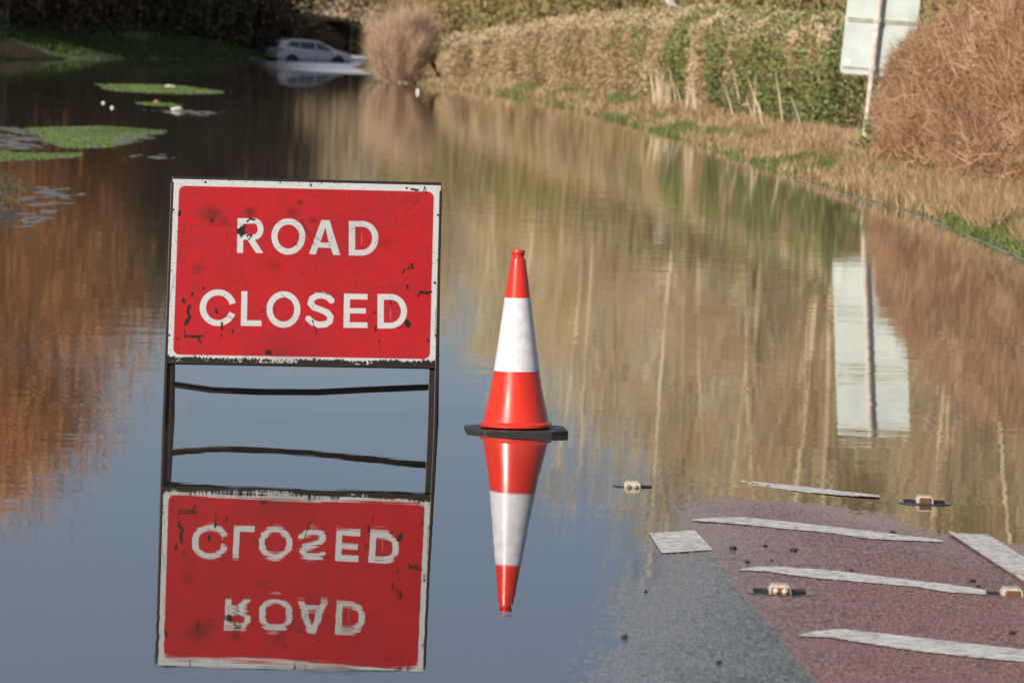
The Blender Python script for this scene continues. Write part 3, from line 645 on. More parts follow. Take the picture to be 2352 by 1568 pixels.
# stones lying on the wet road
def lump(n_, r_, seed, sq=.6, name='lump'):
    import bmesh
    bm = bmesh.new(); bmesh.ops.create_icosphere(bm, subdivisions=2, radius=1)
    rr = random.Random(seed)
    o3 = [rr.uniform(0, 10) for _ in range(3)]
    for v in bm.verts:
        k = 1+.28*math.sin(v.co.x*3+o3[0])*math.cos(v.co.y*3.3+o3[1])+.15*math.sin(v.co.z*5+o3[2])
        v.co *= k*r_; v.co.z *= sq
    me = bpy.data.meshes.new(name); bm.to_mesh(me); bm.free(); return me
stone_me = [lump(0, .01, s, .75, 'stone') for s in range(3)]
for q in stone_me: q.materials.append(MATS['stone'])
for i, (x, y, s, lb) in enumerate([
    (1683, 1259, 1.3, 'dark pebble beside the corner of the white dash'), (1757, 1253, .8, 'flat dark pebble on red asphalt right of the white dash'), (1823, 1264, 1.25, 'largest dark pebble between the first two white stripes'),
    (1716, 1290, .9, 'dark pebble left of the tip of the second white stripe'), (1773, 1287, .6, 'tiny pebble above the tip of the second white stripe'), (1483, 1356, .6, 'tiny pebble at the water edge on grey asphalt'),
    (1434, 1461, 1.1, 'dark pebble lying in the shallow water edge at lower left'), (1652, 1520, .8, 'small pebble on grey asphalt near the bottom edge'), (2232, 1339, 1.1, 'dark pebble left of the edge road stud'),
    (2246, 1352, .7, 'small pebble close left of the edge road stud'), (2157, 1218, .6, 'tiny pebble near the far water edge'), (2050, 1221, 1.0, 'dark splinter of stone on the far end of the first stripe'),
    (1955, 1312, .7, 'tiny pebble above the right part of the second stripe'), (2325, 1461, 1.0, 'dark pebble right above the lowest stripe near the frame edge')]):
    p = at(x, y, .006); o = bpy.data.objects.new('pebble', stone_me[i % 3]); COL.objects.link(o); o.location = (p[0], p[1], float(road_z(p[0], p[1]))+.004); o.scale = (s, s, s*.8)
    if 'splinter' in lb: o.scale = (3.2, .9, .5)
    o.rotation_euler = (0, 0, i*1.3); tag(o, lb, 'pebble', 'stones on the wet road')

# ------------------------------------------------------------------ traffic sign seen from behind
YS = 78.8
ts = empty('traffic_sign', (4.72, YS, .30)); tag(ts, 'back of a grey rectangular traffic sign on a leaning post between two hedges', 'traffic sign')
def tl(x, z, dy=0): return Vector((x-4.72, dy, z-.30))
LE = lambda z: 4.396+(z-1.3)*.0715                     # left edge leans to the right
pw = 1.0; pr = .06
pb = MB(); q = []
for (a, zz, cx, cz) in ((0, 1.28, pr, pr), (pw, 1.28, -pr, pr), (pw, 3.68, -pr, -pr), (0, 3.68, pr, -pr)):
    for k in range(5):
        th = {(1, 1): 180, (-1, 1): 270, (-1, -1): 0, (1, -1): 90}[(int(math.copysign(1, cx)), int(math.copysign(1, cz)))]+k*22.5
        q.append((a+cx+pr*math.cos(math.radians(th)), zz+cz+pr*math.sin(math.radians(th))))
n = len(q); vs = [tl(LE(z)+x, z+(x-.5)*-.035, dy) for dy in (0, .004) for x, z in q]
pb.add(vs, [tuple(range(n)), tuple(range(n, 2*n))[::-1]]+[((i+1) % n, i, n+i, n+(i+1) % n) for i in range(n)]); pb.build('sign_panel', MATS['grey_panel'], ts)
for z in (1.375, 2.02, 2.84, 3.60):
    r_ = MB(); r_.bar(tl(LE(z)+.03, z+.017, -.012), tl(LE(z)+.97, z-.017, -.012), .018, .022); r_.bar(tl(LE(z)+.03, z+.052, -.012), tl(LE(z)+.97, z+.018, -.012), .018, .022) if z not in (1.375,) else None
    r_.build('mounting_rail', MATS['rail'], ts)
pc = lambda z: 4.765+(z-.3)*.0745
po = MB(); po.tube([tl(pc(.15), .15, -.06), tl(pc(1.3), 1.3, -.06), tl(pc(3.72), 3.72, -.06)], .038, 16); po.build('sign_post', MATS['post'], ts, smooth=True)
for z in (1.375, 2.04, 2.86, 3.60):
    c_ = MB(); c_.tube([tl(pc(z), z-.03, -.06), tl(pc(z), z+.04, -.06)], .050, 14); c_.box(tl(pc(z)-.02, z+.005, -.10), (.03, .03, .06)); c_.build('clip', MATS['clip'], ts)
st = MB(); st.box(tl(LE(1.45)+.09, 1.46, -.003), (.088, .004, .066)); st.build('sticker', MATS['sticker'], ts)

# ------------------------------------------------------------------ vegetation helpers
def blades(P, Dr, ln, wd, v, curve=0.0, kind='tri'):
    """many thin triangles or quads: roots P, directions Dr, lengths, widths"""
    n = len(P); Dr = Dr/np.linalg.norm(Dr, axis=1, keepdims=True)
    R = rng.normal(size=(n, 3)); S = np.cross(Dr, R); S /= np.linalg.norm(S, axis=1, keepdims=True)+1e-9
    ln = np.broadcast_to(ln, (n,))[:, None]; wd = np.broadcast_to(wd, (n,))[:, None]
    if kind == 'tri':
        V = np.stack([P-S*wd/2, P+S*wd/2, P+Dr*ln], 1).reshape(-1, 3); Fc = np.arange(3*n).reshape(n, 3); return V, Fc, np.repeat(v, 3)
    if kind == 'quad':
        V = np.stack([P-S*wd/2, P+S*wd/2, P+S*wd/2*.9+Dr*ln, P-S*wd/2*.9+Dr*ln], 1).reshape(-1, 3); Fc = np.arange(4*n).reshape(n, 4); return V, Fc, np.repeat(v, 4)
    if kind == 'leaf':
        V = np.stack([P, P+Dr*ln*.5+S*wd/2, P+Dr*ln, P+Dr*ln*.5-S*wd/2], 1).reshape(-1, 3); Fc = np.arange(4*n).reshape(n, 4); return V, Fc, np.repeat(v, 4)
def bladeobj(name, parts, mat, parent=None, k=3):
    Vs, Fs, vs, b = [], [], [], 0
    for V, Fc, v in parts: Vs.append(V); Fs.append(Fc+b); vs.append(v); b += len(V)
    return link(name, npmesh(name, np.concatenate(Vs), np.concatenate(Fs), k, np.concatenate(vs)), mat, parent)

COPPER = vmat('copper_twigs', [(.14, .07, .035), (.30, .17, .095), (.42, .26, .15), (.58, .40, .26)], trans=.1)
BROWNLEAF = vmat('dead_brown_leaves', [(.17, .115, .06), (.34, .245, .135), (.46, .345, .20), (.60, .48, .32)], trans=.15)
IVY = vmat('ivy_leaves', [(.05, .065, .028), (.12, .15, .05), (.21, .24, .08), (.32, .33, .14)], rough=.6, trans=.2, spec=.25)
TAN = vmat('dry_grass', [(.15, .09, .05), (.32, .21, .12), (.46, .33, .19), (.62, .48, .30)], trans=.2)
GREEN = vmat('green_grass', [(.08, .10, .03), (.15, .20, .06), (.27, .31, .12)], trans=.25)
BRIGHT = vmat('bright_wet_grass', [(.05, .10, .02), (.12, .21, .05), (.24, .33, .12)], trans=.3)
DARKLEAF = vmat('dark_evergreen_leaves', [(.04, .036, .024), (.08, .07, .045), (.18, .13, .085)], trans=.05)
OLIVE = vmat('olive_twigs', [(.28, .21, .12), (.50, .39, .22), (.64, .52, .30), (.76, .67, .45)], trans=.3)
GREYTAN = vmat('grey_tan_twigs', [(.22, .17, .12), (.40, .31, .21), (.56, .45, .31)], trans=.25)
OAK = vmat('copper_oak_leaves', [(.30, .13, .05), (.46, .21, .08), (.54, .29, .13)], trans=.2)
PINKTWIG = vmat('pinkish_bare_twigs', [(.38, .26, .18), (.60, .44, .32), (.76, .60, .45)], trans=.3)
PALE = vmat('pale_stems', [(.50, .38, .26), (.70, .58, .44)])
SCRUBM = vmat('olive_scrub', [(.12, .09, .04), (.22, .175, .075), (.32, .27, .12)], trans=.1)

def hedge_surface(path, prof, n, seed, bulge=.15, jit=.12):
    """path: list of (x,y,z,height,thick). Returns points, outward normals, s (0..1), t (0..1 around the section)"""
    P = np.array(path, float); s = np.r_[0, np.cumsum(np.hypot(*np.diff(P[:, :2], axis=0).T))]
    # sample denser where it is nearer the camera
    q = rng.uniform(0, 1, n*3); sq = q*s[-1]; Y = np.interp(sq, s, P[:, 1]); keep = rng.uniform(0, 1, n*3) < (Y.min()/Y)**prof; sq = sq[keep][:n]
    n = len(sq); G = [np.interp(sq, s, P[:, k]) for k in range(5)]
    dx = np.interp(sq+.5, s, P[:, 0])-np.interp(sq-.5, s, P[:, 0]); dy = np.interp(sq+.5, s, P[:, 1])-np.interp(sq-.5, s, P[:, 1]); Ln = np.hypot(dx, dy)+1e-9
    nx, ny = -dy/Ln, dx/Ln                      # left of the path direction = front
    t = rng.uniform(0, 1, n); return sq, s[-1], G, nx, ny, t
def hedge_pt(G, nx, ny, t, sq, seed, bulge):
    x, y, z, h, th = G
    # section: front face 0..0.55, rounded top 0.55..0.8, back 0.8..1
    f = np.clip(t/.55, 0, 1); a = np.clip((t-.55)/.25, 0, 1)*np.pi; r = np.minimum(th/2, .55)
    lat = np.where(t < .55, 0, np.where(t < .8, -(th/2)*(1-np.cos(a)), -th)); up_ = np.where(t < .55, f*(h-r), np.where(t < .8, (h-r)+r*np.sin(a), (h-r)*(1-np.clip((t-.8)/.2, 0, 1))))
    on = np.where(t < .55, 1, np.where(t < .8, np.cos(a), -1)); ou = np.where(t < .55, .0, np.where(t < .8, np.sin(a), 0))
    bl = (fbm(sq*.55, t*3, seed, 3)-.5)*2*bulge + .12*np.sin(np.clip(f, 0, 1)*np.pi)*(t < .55)
    X = x+nx*(lat+on*bl); Y = y+ny*(lat+on*bl); Z = z+up_+ou*bl
    return np.stack([X, Y, Z], 1), np.stack([nx*on, ny*on, ou], 1)
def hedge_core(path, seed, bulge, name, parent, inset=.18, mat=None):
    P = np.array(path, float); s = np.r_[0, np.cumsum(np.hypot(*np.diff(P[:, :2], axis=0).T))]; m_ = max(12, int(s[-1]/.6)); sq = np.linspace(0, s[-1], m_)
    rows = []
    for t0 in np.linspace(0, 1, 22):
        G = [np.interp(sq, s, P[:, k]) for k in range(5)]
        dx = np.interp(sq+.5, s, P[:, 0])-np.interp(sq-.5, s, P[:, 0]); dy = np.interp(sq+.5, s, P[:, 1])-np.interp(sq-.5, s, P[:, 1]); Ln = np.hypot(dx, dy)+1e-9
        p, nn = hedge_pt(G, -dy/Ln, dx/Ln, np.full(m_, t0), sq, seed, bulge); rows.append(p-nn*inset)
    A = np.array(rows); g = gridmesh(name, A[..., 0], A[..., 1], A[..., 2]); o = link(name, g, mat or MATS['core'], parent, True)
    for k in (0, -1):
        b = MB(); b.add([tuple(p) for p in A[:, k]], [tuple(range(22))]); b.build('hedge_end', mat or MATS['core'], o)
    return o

# ---- copper hedge at the right, near the traffic sign (path runs so that its left side faces the road)
pathA = [(6.5, 37.6, .42, .5, .3), (6.2, 37.8, .42, 1.1, .8), (5.85, 38.5, .4, 1.7, 1.4), (5.6, 40, .4, 2.0, 1.8), (5.35, 50, .38, 2.1, 1.8), (5.12, 57, .34, 2.05, 1.8), (4.80, 63, .34, 2.0, 1.8), (4.66, 66.5, .33, 1.80, 1.7), (4.58, 69.5, .32, 1.62, 1.6), (4.64, 72, .32, 1.42, 1.4), (4.90, 74, .32, 1.15, 1.0), (5.6, 75, .32, .7, .5)]
ha = empty('copper_hedge', (5.1, 57, .3)); tag(ha, 'big dense coppery brown twiggy hedge at the right edge', 'hedge'); iA = Matrix.Translation(Vector((-5.1, -57, -.3)))
def reroot(o, parent): o.parent = parent; o.matrix_parent_inverse = Matrix.Translation(-parent.location)
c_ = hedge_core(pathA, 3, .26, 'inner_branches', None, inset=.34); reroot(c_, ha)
parts = []
sq, Lh, G, nx, ny, t_ = hedge_surface(pathA, 0.6, 160000, 3); P_, N_ = hedge_pt(G, nx, ny, t_, sq, 3, .26); n = len(P_)
P_ = P_-N_*rng.uniform(.0, .30, n)[:, None]**1.0; Dr = rng.normal(size=(n, 3)); Dr -= N_*(Dr*N_).sum(1, keepdims=True)*.75; Dr += np.array([-.35, 0, .55])
parts.append(blades(P_, Dr, rng.uniform(.12, .40, n), rng.uniform(.004, .013, n), np.clip(rng.normal(.5, .2, n)+(fbm(sq*1.6, t_*9, 5)-.5)*1.1, 0, 1)))
k = rng.uniform(size=n) < .035
parts.append(blades(P_[k], Dr[k]+rng.normal(size=(k.sum(), 3))*.5+N_[k]*.1, rng.uniform(.2, .5, k.sum()), rng.uniform(.010, .018, k.sum()), rng.uniform(.35, 1, k.sum())))
k = rng.uniform(size=n) < .07
parts.append(blades(P_[k]+N_[k]*.03, Dr[k]+rng.normal(size=(k.sum(), 3))*.8, rng.uniform(.03, .07, k.sum()), rng.uniform(.02, .05, k.sum()), np.clip(rng.normal(.5, .28, k.sum()), 0, 1)))
tw = bladeobj('twigs', parts, COPPER, None); reroot(tw, ha)

# ---- long bulging hedge with ivy along the far right side
pathB = [(5.5, 88, .25, 1.85, 1.5), (5.0, 90, .25, 1.88, 1.8), (4.55, 98, .22, 1.98, 1.9), (4.2, 104, .22, 1.93, 1.9), (3.95, 113, .2, 2.12, 2), (3.1, 133, .2, 2.25, 2), (1.9, 153, .2, 2.22, 2), (.3, 170, .2, 2.05, 2), (-1.0, 180, .2, 1.8, 2), (-2.3, 189, .18, 1.5, 1.8), (-2.9, 193, .15, 1.6, 1.2), (-2.6, 195, .15, 1.2, .6)]
hb = empty('ivy_hedge', (3.95, 113, .2)); tag(hb, 'long clipped brown hedge with green ivy patches behind the verge', 'hedge')
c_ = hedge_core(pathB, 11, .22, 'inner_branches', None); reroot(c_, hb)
sq, Lh, G, nx, ny, t_ = hedge_surface(pathB, 1.0, 210000, 11); P_, N_ = hedge_pt(G, nx, ny, t_, sq, 11, .22); n = len(P_)
Yb = P_[:, 1]; band = fbm(sq*.9, t_*1.1, 21, 3)
ivyp = (fbm(sq*.42+2, t_*1.3, 33, 3)+.30*np.clip((115-Yb)/25, -.4, 1)+.08*((Yb > 118) & (Yb < 127)))
isivy = (ivyp > .73+.70*(rng.uniform(size=n)-.5)) & (Yb < 150) & (ivyp > .5)
Pj = P_-N_*rng.uniform(0, .2, n)[:, None]; Dr = N_*.5+np.array([-.1, -.1, .1])+rng.normal(size=(n, 3))*.8
k = ~isivy; v = np.clip(rng.normal(.47, .17, n)+(band-.5)*1.2, 0, 1)
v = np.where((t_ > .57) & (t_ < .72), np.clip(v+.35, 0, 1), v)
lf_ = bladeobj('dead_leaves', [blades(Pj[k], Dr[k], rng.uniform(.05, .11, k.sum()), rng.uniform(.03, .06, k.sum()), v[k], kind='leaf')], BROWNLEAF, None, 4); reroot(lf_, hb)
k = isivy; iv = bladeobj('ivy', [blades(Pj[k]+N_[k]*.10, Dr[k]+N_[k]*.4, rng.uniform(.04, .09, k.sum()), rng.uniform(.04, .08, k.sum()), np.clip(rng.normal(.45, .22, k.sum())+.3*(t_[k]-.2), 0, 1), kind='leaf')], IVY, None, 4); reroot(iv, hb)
for _ in range(26):
    y_ = random.choice((random.uniform(92, 128), random.uniform(104, 126))); x_ = float(np.interp(y_, [88, 98, 113, 133, 155], [5.1, 4.5, 3.9, 3.05, 1.8]))-random.uniform(.15, .45)
    z_ = float(land_z(np.array([x_]), np.array([y_]))[0]); hh = random.uniform(.35, .95); sx_ = random.gauss(-.15, .12); tb = MB()
    tb.tube([(x_, y_, z_-.05), (x_+sx_*hh*.5, y_, z_+hh*.5), (x_+sx_*hh*1.1, y_, z_+hh)], [.016, .013, .005], 5)
    stm = tb.build('pale_stem', MATS['palestem'], None); reroot(stm, hb)

# ---- bare pinkish bush by the bend, hedge behind the car
def bush(name, c, rx, ry, h, n, mat, label, cat, ln=(.3, .7), wd=(.015, .04), flare=.35, seed=1, leafy=False, upward=.9):
    o = empty(name, c); tag(o, label, cat)
    u = rng.uniform(-1, 1, (n, 3)); u = u/np.linalg.norm(u, axis=1, keepdims=True)*rng.uniform(.25, 1, n)[:, None]**.5
    zz = rng.uniform(0, 1, n)**.8; wob = .62+.75*fbm(np.arctan2(u[:, 1], u[:, 0])*2.6+9, zz*3.5, seed)
    rad = np.clip(1.05-.62*np.clip(zz-.45, 0, 1)/.55, 0.1, 1.05)*(.75+.35*wob)
    P = np.stack([u[:, 0]*rx*rad, u[:, 1]*ry*rad, zz*h*(.62+.62*fbm(u[:, 0]*4+5, u[:, 1]*3, seed+4))], 1)
    Dr = np.stack([u[:, 0]*flare, u[:, 1]*flare, np.full(n, upward)], 1)+rng.normal(size=(n, 3))*.3
    if flare < .3:                                  # a fan of many stems, each with its own height
        K = 70; ba = rng.uniform(0, 6.283, K); br = rng.uniform(0, 1, K)**.5; hk = h*rng.uniform(.55, 1.12, K)*(1-.25*br); ki = rng.integers(0, K, n); tt = rng.uniform(0, 1, n)**.8
        bx, by = np.cos(ba)*br, np.sin(ba)*br; fan = .55+.5*tt+.12*np.sin(ki)
        P = np.stack([bx[ki]*rx*fan, by[ki]*ry*fan, hk[ki]*tt], 1)+rng.normal(size=(n, 3))*.085; P[:, 2] = np.abs(P[:, 2])
        Dr = np.stack([bx[ki]*.35, by[ki]*.35, np.full(n, upward)], 1)+rng.normal(size=(n, 3))*.38
    v = np.clip(rng.normal(.5, .22, n)+(fbm(P[:, 0]*1.5, P[:, 2]*1.5, seed+8)-.5)*.6, 0, 1)
    b = blades(P, Dr, rng.uniform(*ln, n), rng.uniform(*wd, n), v, kind='leaf' if leafy else 'tri')
    bladeobj('foliage' if leafy else 'twigs', [b], mat, o, 4 if leafy else 3)
    tb = MB()
    for k in range(9):
        a = k*.7; tb.tube([(math.cos(a)*.3*rx, math.sin(a)*.3*ry, -.05), (math.cos(a)*.5*rx, math.sin(a)*.5*ry, h*.45), (math.cos(a)*.6*rx, math.sin(a)*.6*ry, h*.8)], [.02, .015, .006], 5)
    tb.build('stem', MATS['bark'], o)
    return o
bush('bare_bush', (-4.05, 192, .05), 1.12, 1.5, 2.4, 26000, PINKTWIG, 'pinkish bare twiggy bush at the far end of the long hedge', 'bush', (.25, .9), (.006, .014), .18, 5)
bush('small_conifer', (-10.4, 345, .5), .9, .9, 1.7, 4000, IVY, 'small dark green bush behind the stranded car', 'bush', (.1, .25), (.08, .15), .6, 6, True)
pathC = [(-16.5, 352, .6, 2.2, 1.5), (-13.6, 344, .6, 2.1, 2.2), (-12.0, 340, .5, 1.9, 2.2), (-10.9, 341, .4, 1.5, 2.0), (-9.6, 350, .3, 1.0, 1.6), (-9.0, 362, .3, .7, 1.5)][::-1]
hc = empty('far_hedge', (-11.5, 340, .5)); tag(hc, 'low far hedge with a sunlit tan top sloping down behind the car', 'hedge')
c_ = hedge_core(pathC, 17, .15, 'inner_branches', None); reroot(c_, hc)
sq, Lh, G, nx, ny, t_ = hedge_surface(pathC, 0, 16000, 17); P_, N_ = hedge_pt(G, nx, ny, t_, sq, 17, .15); n = len(P_)
tw = bladeobj('twigs', [blades(P_-N_*.1, N_*.6+np.array([0, 0, .5])+rng.normal(size=(n, 3))*.6, rng.uniform(.12, .3, n), rng.uniform(.04, .09, n), np.clip(rng.normal(.5, .25, n), 0, 1))], BROWNLEAF, None); reroot(tw, hc)

# ---- trees
def tree_mesh(seed, h, spread, trunk_r, nbr, crown_from, shape, ntw, tw_ln, tw_wd, leaf=False, wob=.3, multi=1, clump=.55, up_bias=.6):
    r_ = np.random.default_rng(seed); mb = MB(); ends = []
    for mstem in range(multi):
        ox = r_.uniform(-.5, .5)*(multi > 1); lean = r_.normal(0, .05, 2)
        tp = [np.array([ox+lean[0]*h*z+math.sin(z*5+seed+mstem)*wob*z, lean[1]*h*z+math.cos(z*4+seed)*wob*z, h*z-.2*(z == 0)]) for z in np.linspace(0, .97, 9)]
        mb.tube(tp, [trunk_r*(1-.85*z) for z in np.linspace(0, 1, 9)], 7)
        for _ in range(nbr//multi):
            z = r_.uniform(crown_from, .97); p0 = np.array([np.interp(z, np.linspace(0, .97, 9), [q[i] for q in tp]) for i in range(3)])
            a = r_.uniform(0, 6.283); Ls = spread*shape(z)*r_.uniform(.6, 1.15); d = np.array([math.cos(a), math.sin(a), r_.uniform(.15, .8)*up_bias/.5]); d /= np.linalg.norm(d)
            p1 = p0+d*Ls*.5; d2 = d+np.array([*r_.normal(0, .2, 2), .25]); d2 /= np.linalg.norm(d2); p2 = p1+d2*Ls*.5
            r0_ = trunk_r*.42*(1-z)+.02; mb.tube([p0, p1, p2], [r0_, r0_*.6, .012], 5)
            for q in (p0*.4+p1*.6, p1, p1*.5+p2*.5, p2): ends.append((q, Ls))
            for _2 in range(2):
                b0 = p1*.6+p2*.4; d3 = d2+r_.normal(0, .5, 3); d3 /= np.linalg.norm(d3); b1 = b0+d3*Ls*.4; mb.tube([b0, b1], [r0_*.4, .008], 4); ends.append((b1, Ls))
    E = np.array([e[0] for e in ends]); idx = r_.integers(0, len(E), ntw)
    P = E[idx]+r_.normal(size=(ntw, 3))*clump*np.array([1, 1, .8]); P[:, 2] = np.maximum(P[:, 2], h*crown_from*.5)
    Dr = (P-np.array([0, 0, h*.4]))*np.array([1, 1, .5]); Dr = Dr/(np.linalg.norm(Dr, axis=1, keepdims=True)+1e-6)+np.array([0, 0, up_bias])+r_.normal(size=(ntw, 3))*(.9 if leaf else .35)
    v = np.clip(r_.normal(.5, .22, ntw)+(vnoise(P[:, 0]*.8, P[:, 2]*.8, seed)-.5)*.6, 0, 1)
    k = 'leaf' if leaf else 'tri'
    b = blades(P, Dr, r_.uniform(*tw_ln, ntw), r_.uniform(*tw_wd, ntw), v, kind=k)
    return mb, npmesh('crown', b[0], b[1], 4 if leaf else 3, b[2])
def make_tree(name, bark, crownmat, seed, **kw):
    mb, cme = tree_mesh(seed, **kw); o = empty(name, (0, 0, -500)); mb.build('trunk', bark, o, smooth=True); link('crown', cme, crownmat, o); return o
tall = lambda z: .35+.65*math.sin(min(1, (1-z)*1.25)*math.pi*.5+.1); dome = lambda z: math.sqrt(max(.05, 1-((z-.5)/.55)**2))
used = set()
def plant(proto, x, y, s, rz, label, cat, group, z=None, sz=None):
    o = proto if proto.name not in used else copy_tree(proto)
    used.add(proto.name)
    o.location = (x, y, float(land_z(np.array([x]), np.array([y]))[0]) if z is None else z); o.scale = (s, s, s*(sz or 1)); o.rotation_euler = (0, 0, rz)
    tag(o, label, cat, group); return o
pale1 = make_tree('slender_tree', MATS['palebark'], OLIVE, 1, h=14, spread=3.0, trunk_r=.10, nbr=44, crown_from=.2, shape=tall, ntw=9000, tw_ln=(.5, 1.4), tw_wd=(.008, .022), multi=5, up_bias=1.5)
pale2 = make_tree('slender_tree', MATS['palebark'], OLIVE, 2, h=14, spread=2.6, trunk_r=.11, nbr=36, crown_from=.2, shape=tall, ntw=8000, tw_ln=(.5, 1.4), tw_wd=(.008, .022), multi=3, up_bias=1.5)
grey1 = make_tree('bare_tree', MATS['bark'], GREYTAN, 3, h=14, spread=3.6, trunk_r=.24, nbr=36, crown_from=.2, shape=dome, ntw=9000, tw_ln=(.4, 1.1), tw_wd=(.010, .024), multi=3, up_bias=1.0)
oak1 = make_tree('copper_oak', MATS['bark'], OAK, 4, h=16, spread=5.5, trunk_r=.4, nbr=46, crown_from=.2, shape=dome, ntw=60000, tw_ln=(.15, .40), tw_wd=(.06, .11), clump=1.2)
dark1 = make_tree('dark_ivy_tree', MATS['bark'], DARKLEAF, 5, h=11, spread=3.6, trunk_r=.3, nbr=44, crown_from=.04, shape=dome, ntw=13000, tw_ln=(.2, .45), tw_wd=(.15, .3), leaf=True, clump=.9)
dark2 = make_tree('dark_ivy_tree', MATS['bark'], DARKLEAF, 6, h=11, spread=3.4, trunk_r=.3, nbr=44, crown_from=.04, shape=dome, ntw=13000, tw_ln=(.2, .45), tw_wd=(.15, .3), leaf=True, clump=.9)
G1 = 'bare trees behind the right-hand hedge'
R = random.Random(5)
spots = [(13.5, 118), (17, 124), (10.5, 130), (20, 138), (15, 142), (8.6, 146), (12.5, 152), (18, 158), (7.2, 163), (10.4, 168), (14.8, 172), (5.4, 181), (9.0, 186), (13, 192), (3.2, 198), (6.8, 204), (11, 210), (1.0, 216), (4.6, 222), (8.6, 230), (-1.4, 236), (2.6, 244), (6.8, 250), (-3.4, 262), (.8, 270), (5, 280), (-4.8, 292), (-.6, 304), (4.5, 316)]
for i, (x, y) in enumerate(spots):
    pr_ = (pale1, grey1, pale2)[i % 3] if i % 4 else pale1
    nm = 'tall bare yellow-twigged tree with a pale trunk behind the long ivy hedge' if pr_ is not grey1 else 'tall bare grey-brown tree behind the long ivy hedge'
    s = R.uniform(.88, 1.08)*(1.12 if y < 150 else 1 if y < 205 else .88 if y < 235 else .74); plant(pr_, x+R.uniform(-.6, .6), y, s, R.uniform(0, 6.28), nm, 'tree', G1)
G2 = 'dark trees on the left bank'
dk = [(-16.0, 323), (-15.9, 334), (-18.9, 322), (-17.6, 346), (-20.6, 338), (-21.5, 322), (-20.6, 306), (-23.8, 300), (-29.5, 284), (-31, 300), (-27.5, 296), (-30.5, 270), (-25.5, 312), (-33, 232), (-36, 220), (-40, 212), (-22, 334), (-44, 205)]
for i, (x, y) in enumerate(dk):
    s = (.98 if x > -19 else 1.0+.012*(-19-x))
    plant((dark1, dark2)[i % 2], x, y, s, i*1.1, 'dark ivy-clad evergreen tree in shade on the left bank', 'tree', G2)
for i, (x, y, s) in enumerate([(-24.6, 268, 1.10), (-39, 268, 1.15), (-22.6, 286, .60), (-31, 236, .95)]):
    plant(oak1, x, y, s, i*2.0, ['tallest copper-leaved oak seen in the water at the left edge', 'copper-leaved oak left of the tallest oak', 'lower copper-leaved oak nearer the dark trees', 'copper-leaved oak nearest the camera on the left bank'][i], 'tree', 'copper-leaved oaks on the left bank')
G3 = 'sunlit bare trees in the far distance'
for i in range(16):
    x = -24+i*2.1+R.uniform(-.6, .6); y = 440+(i % 4)*16
    plant((grey1, pale2, pale1)[i % 3], x, y, R.uniform(1.25, 1.5)*(.95 if i < 9 else .9), i*1.7, ['sunlit grey-brown bare tree beyond the bend in the road', 'sunlit yellowish bare tree beyond the bend in the road', 'sunlit yellowish bare tree beyond the bend in the road'][i % 3], 'tree', G3)
# low scrub, one mass along the foot of the trees
def scrub(name, pts, n, hmax, mat, label, ln=(.15, .4), wd=(.08, .2), core=True):
    pts = np.array(pts, float); s = np.r_[0, np.cumsum(np.hypot(*np.diff(pts[:, :2], axis=0).T))]; q = rng.uniform(0, s[-1], n)
    x = np.interp(q, s, pts[:, 0])+rng.normal(0, .9, n); y = np.interp(q, s, pts[:, 1])+rng.normal(0, 1.2, n)
    hh = np.interp(q, s, pts[:, 2])*(.55+.8*fbm(q*.35, q*0+3, 5, 3)); z = land_z(x, y)+rng.uniform(0, 1, n)**.7*hh
    P = np.stack([x, y, z], 1); Dr = rng.normal(size=(n, 3))*.7+np.array([0, 0, .7])
    o = bladeobj(name, [blades(P, Dr, rng.uniform(*ln, n), rng.uniform(*wd, n), np.clip(rng.normal(.5, .2, n)+(vnoise(q*.6, z, 4)-.5)*.8, 0, 1), kind='leaf')], mat, None, 4)
    tag(o, label, 'scrub', kind='stuff')
    return o
scrub('olive_scrub', [(9.5, 112, 3.4), (8.5, 125, 3.4), (7, 140, 3.4), (5.2, 160, 3.6), (2.8, 182, 3.8), (.2, 204, 4.0), (-1.8, 224, 4.2), (-3.8, 250, 4.6), (-5.2, 280, 5)], 42000, 3, SCRUBM, 'olive brown scrub showing above the long hedge', (.15, .4), (.06, .16))
scrub('far_scrub', [(-26, 430, 7), (-16, 428, 7), (-8, 425, 7), (0, 425, 7), (8, 420, 7)], 26000, 3, GREYTAN, 'sunlit tan scrub beyond the bend in the road', (.3, .8), (.15, .35))
scrub('dark_undergrowth', [(-14.2, 326, 2.8), (-16, 322, 3.6), (-19.5, 308, 3.6), (-22.5, 292, 3.6), (-25.5, 270, 3.6), (-30, 246, 3.8), (-36, 224, 4)], 45000, 3, DARKLEAF, 'dark undergrowth at the foot of the trees on the left bank', (.25, .5), (.15, .3))

# ---- grasses
def grass(name, x, y, h, wd, mat, label, lean=.25, z=None, cat='grass'):
    n = len(x); zz = land_z(x, y) if z is None else z; P = np.stack([x, y, zz-.01], 1); Dr = np.stack([rng.normal(0, lean, n), rng.normal(0, lean, n), np.ones(n)], 1)
    o = bladeobj(name, [blades(P, Dr, h*rng.uniform(.5, 1.2, n), wd*rng.uniform(.6, 1.3, n), np.clip(rng.normal(.5, .25, n)+(fbm(x*1.3, y*.5, 9)-.5)*.6, 0, 1))], mat, None)
    return tag(o, label, cat, kind='stuff')
def along(n, y0, y1, d0, d1, p=1.0):
    u = rng.uniform(size=n); y = 1/(1/y0+u*(1/y1-1/y0)); d = rng.uniform(d0, d1, n)
    return np.interp(y, [q[1] for q in RIGHT], [q[0] for q in RIGHT])+d, y
x, y = along(110000, 30, 225, .0, 2.2); k = fbm(x*.8+1, y*.22, 44)
gp = at(2235, 478, .3); g = (k > .585) | (((x-gp[0]-.15)/.8)**2+((y-gp[1])/6.5)**2 < 1); wig = rng.uniform(size=len(x)) < .16
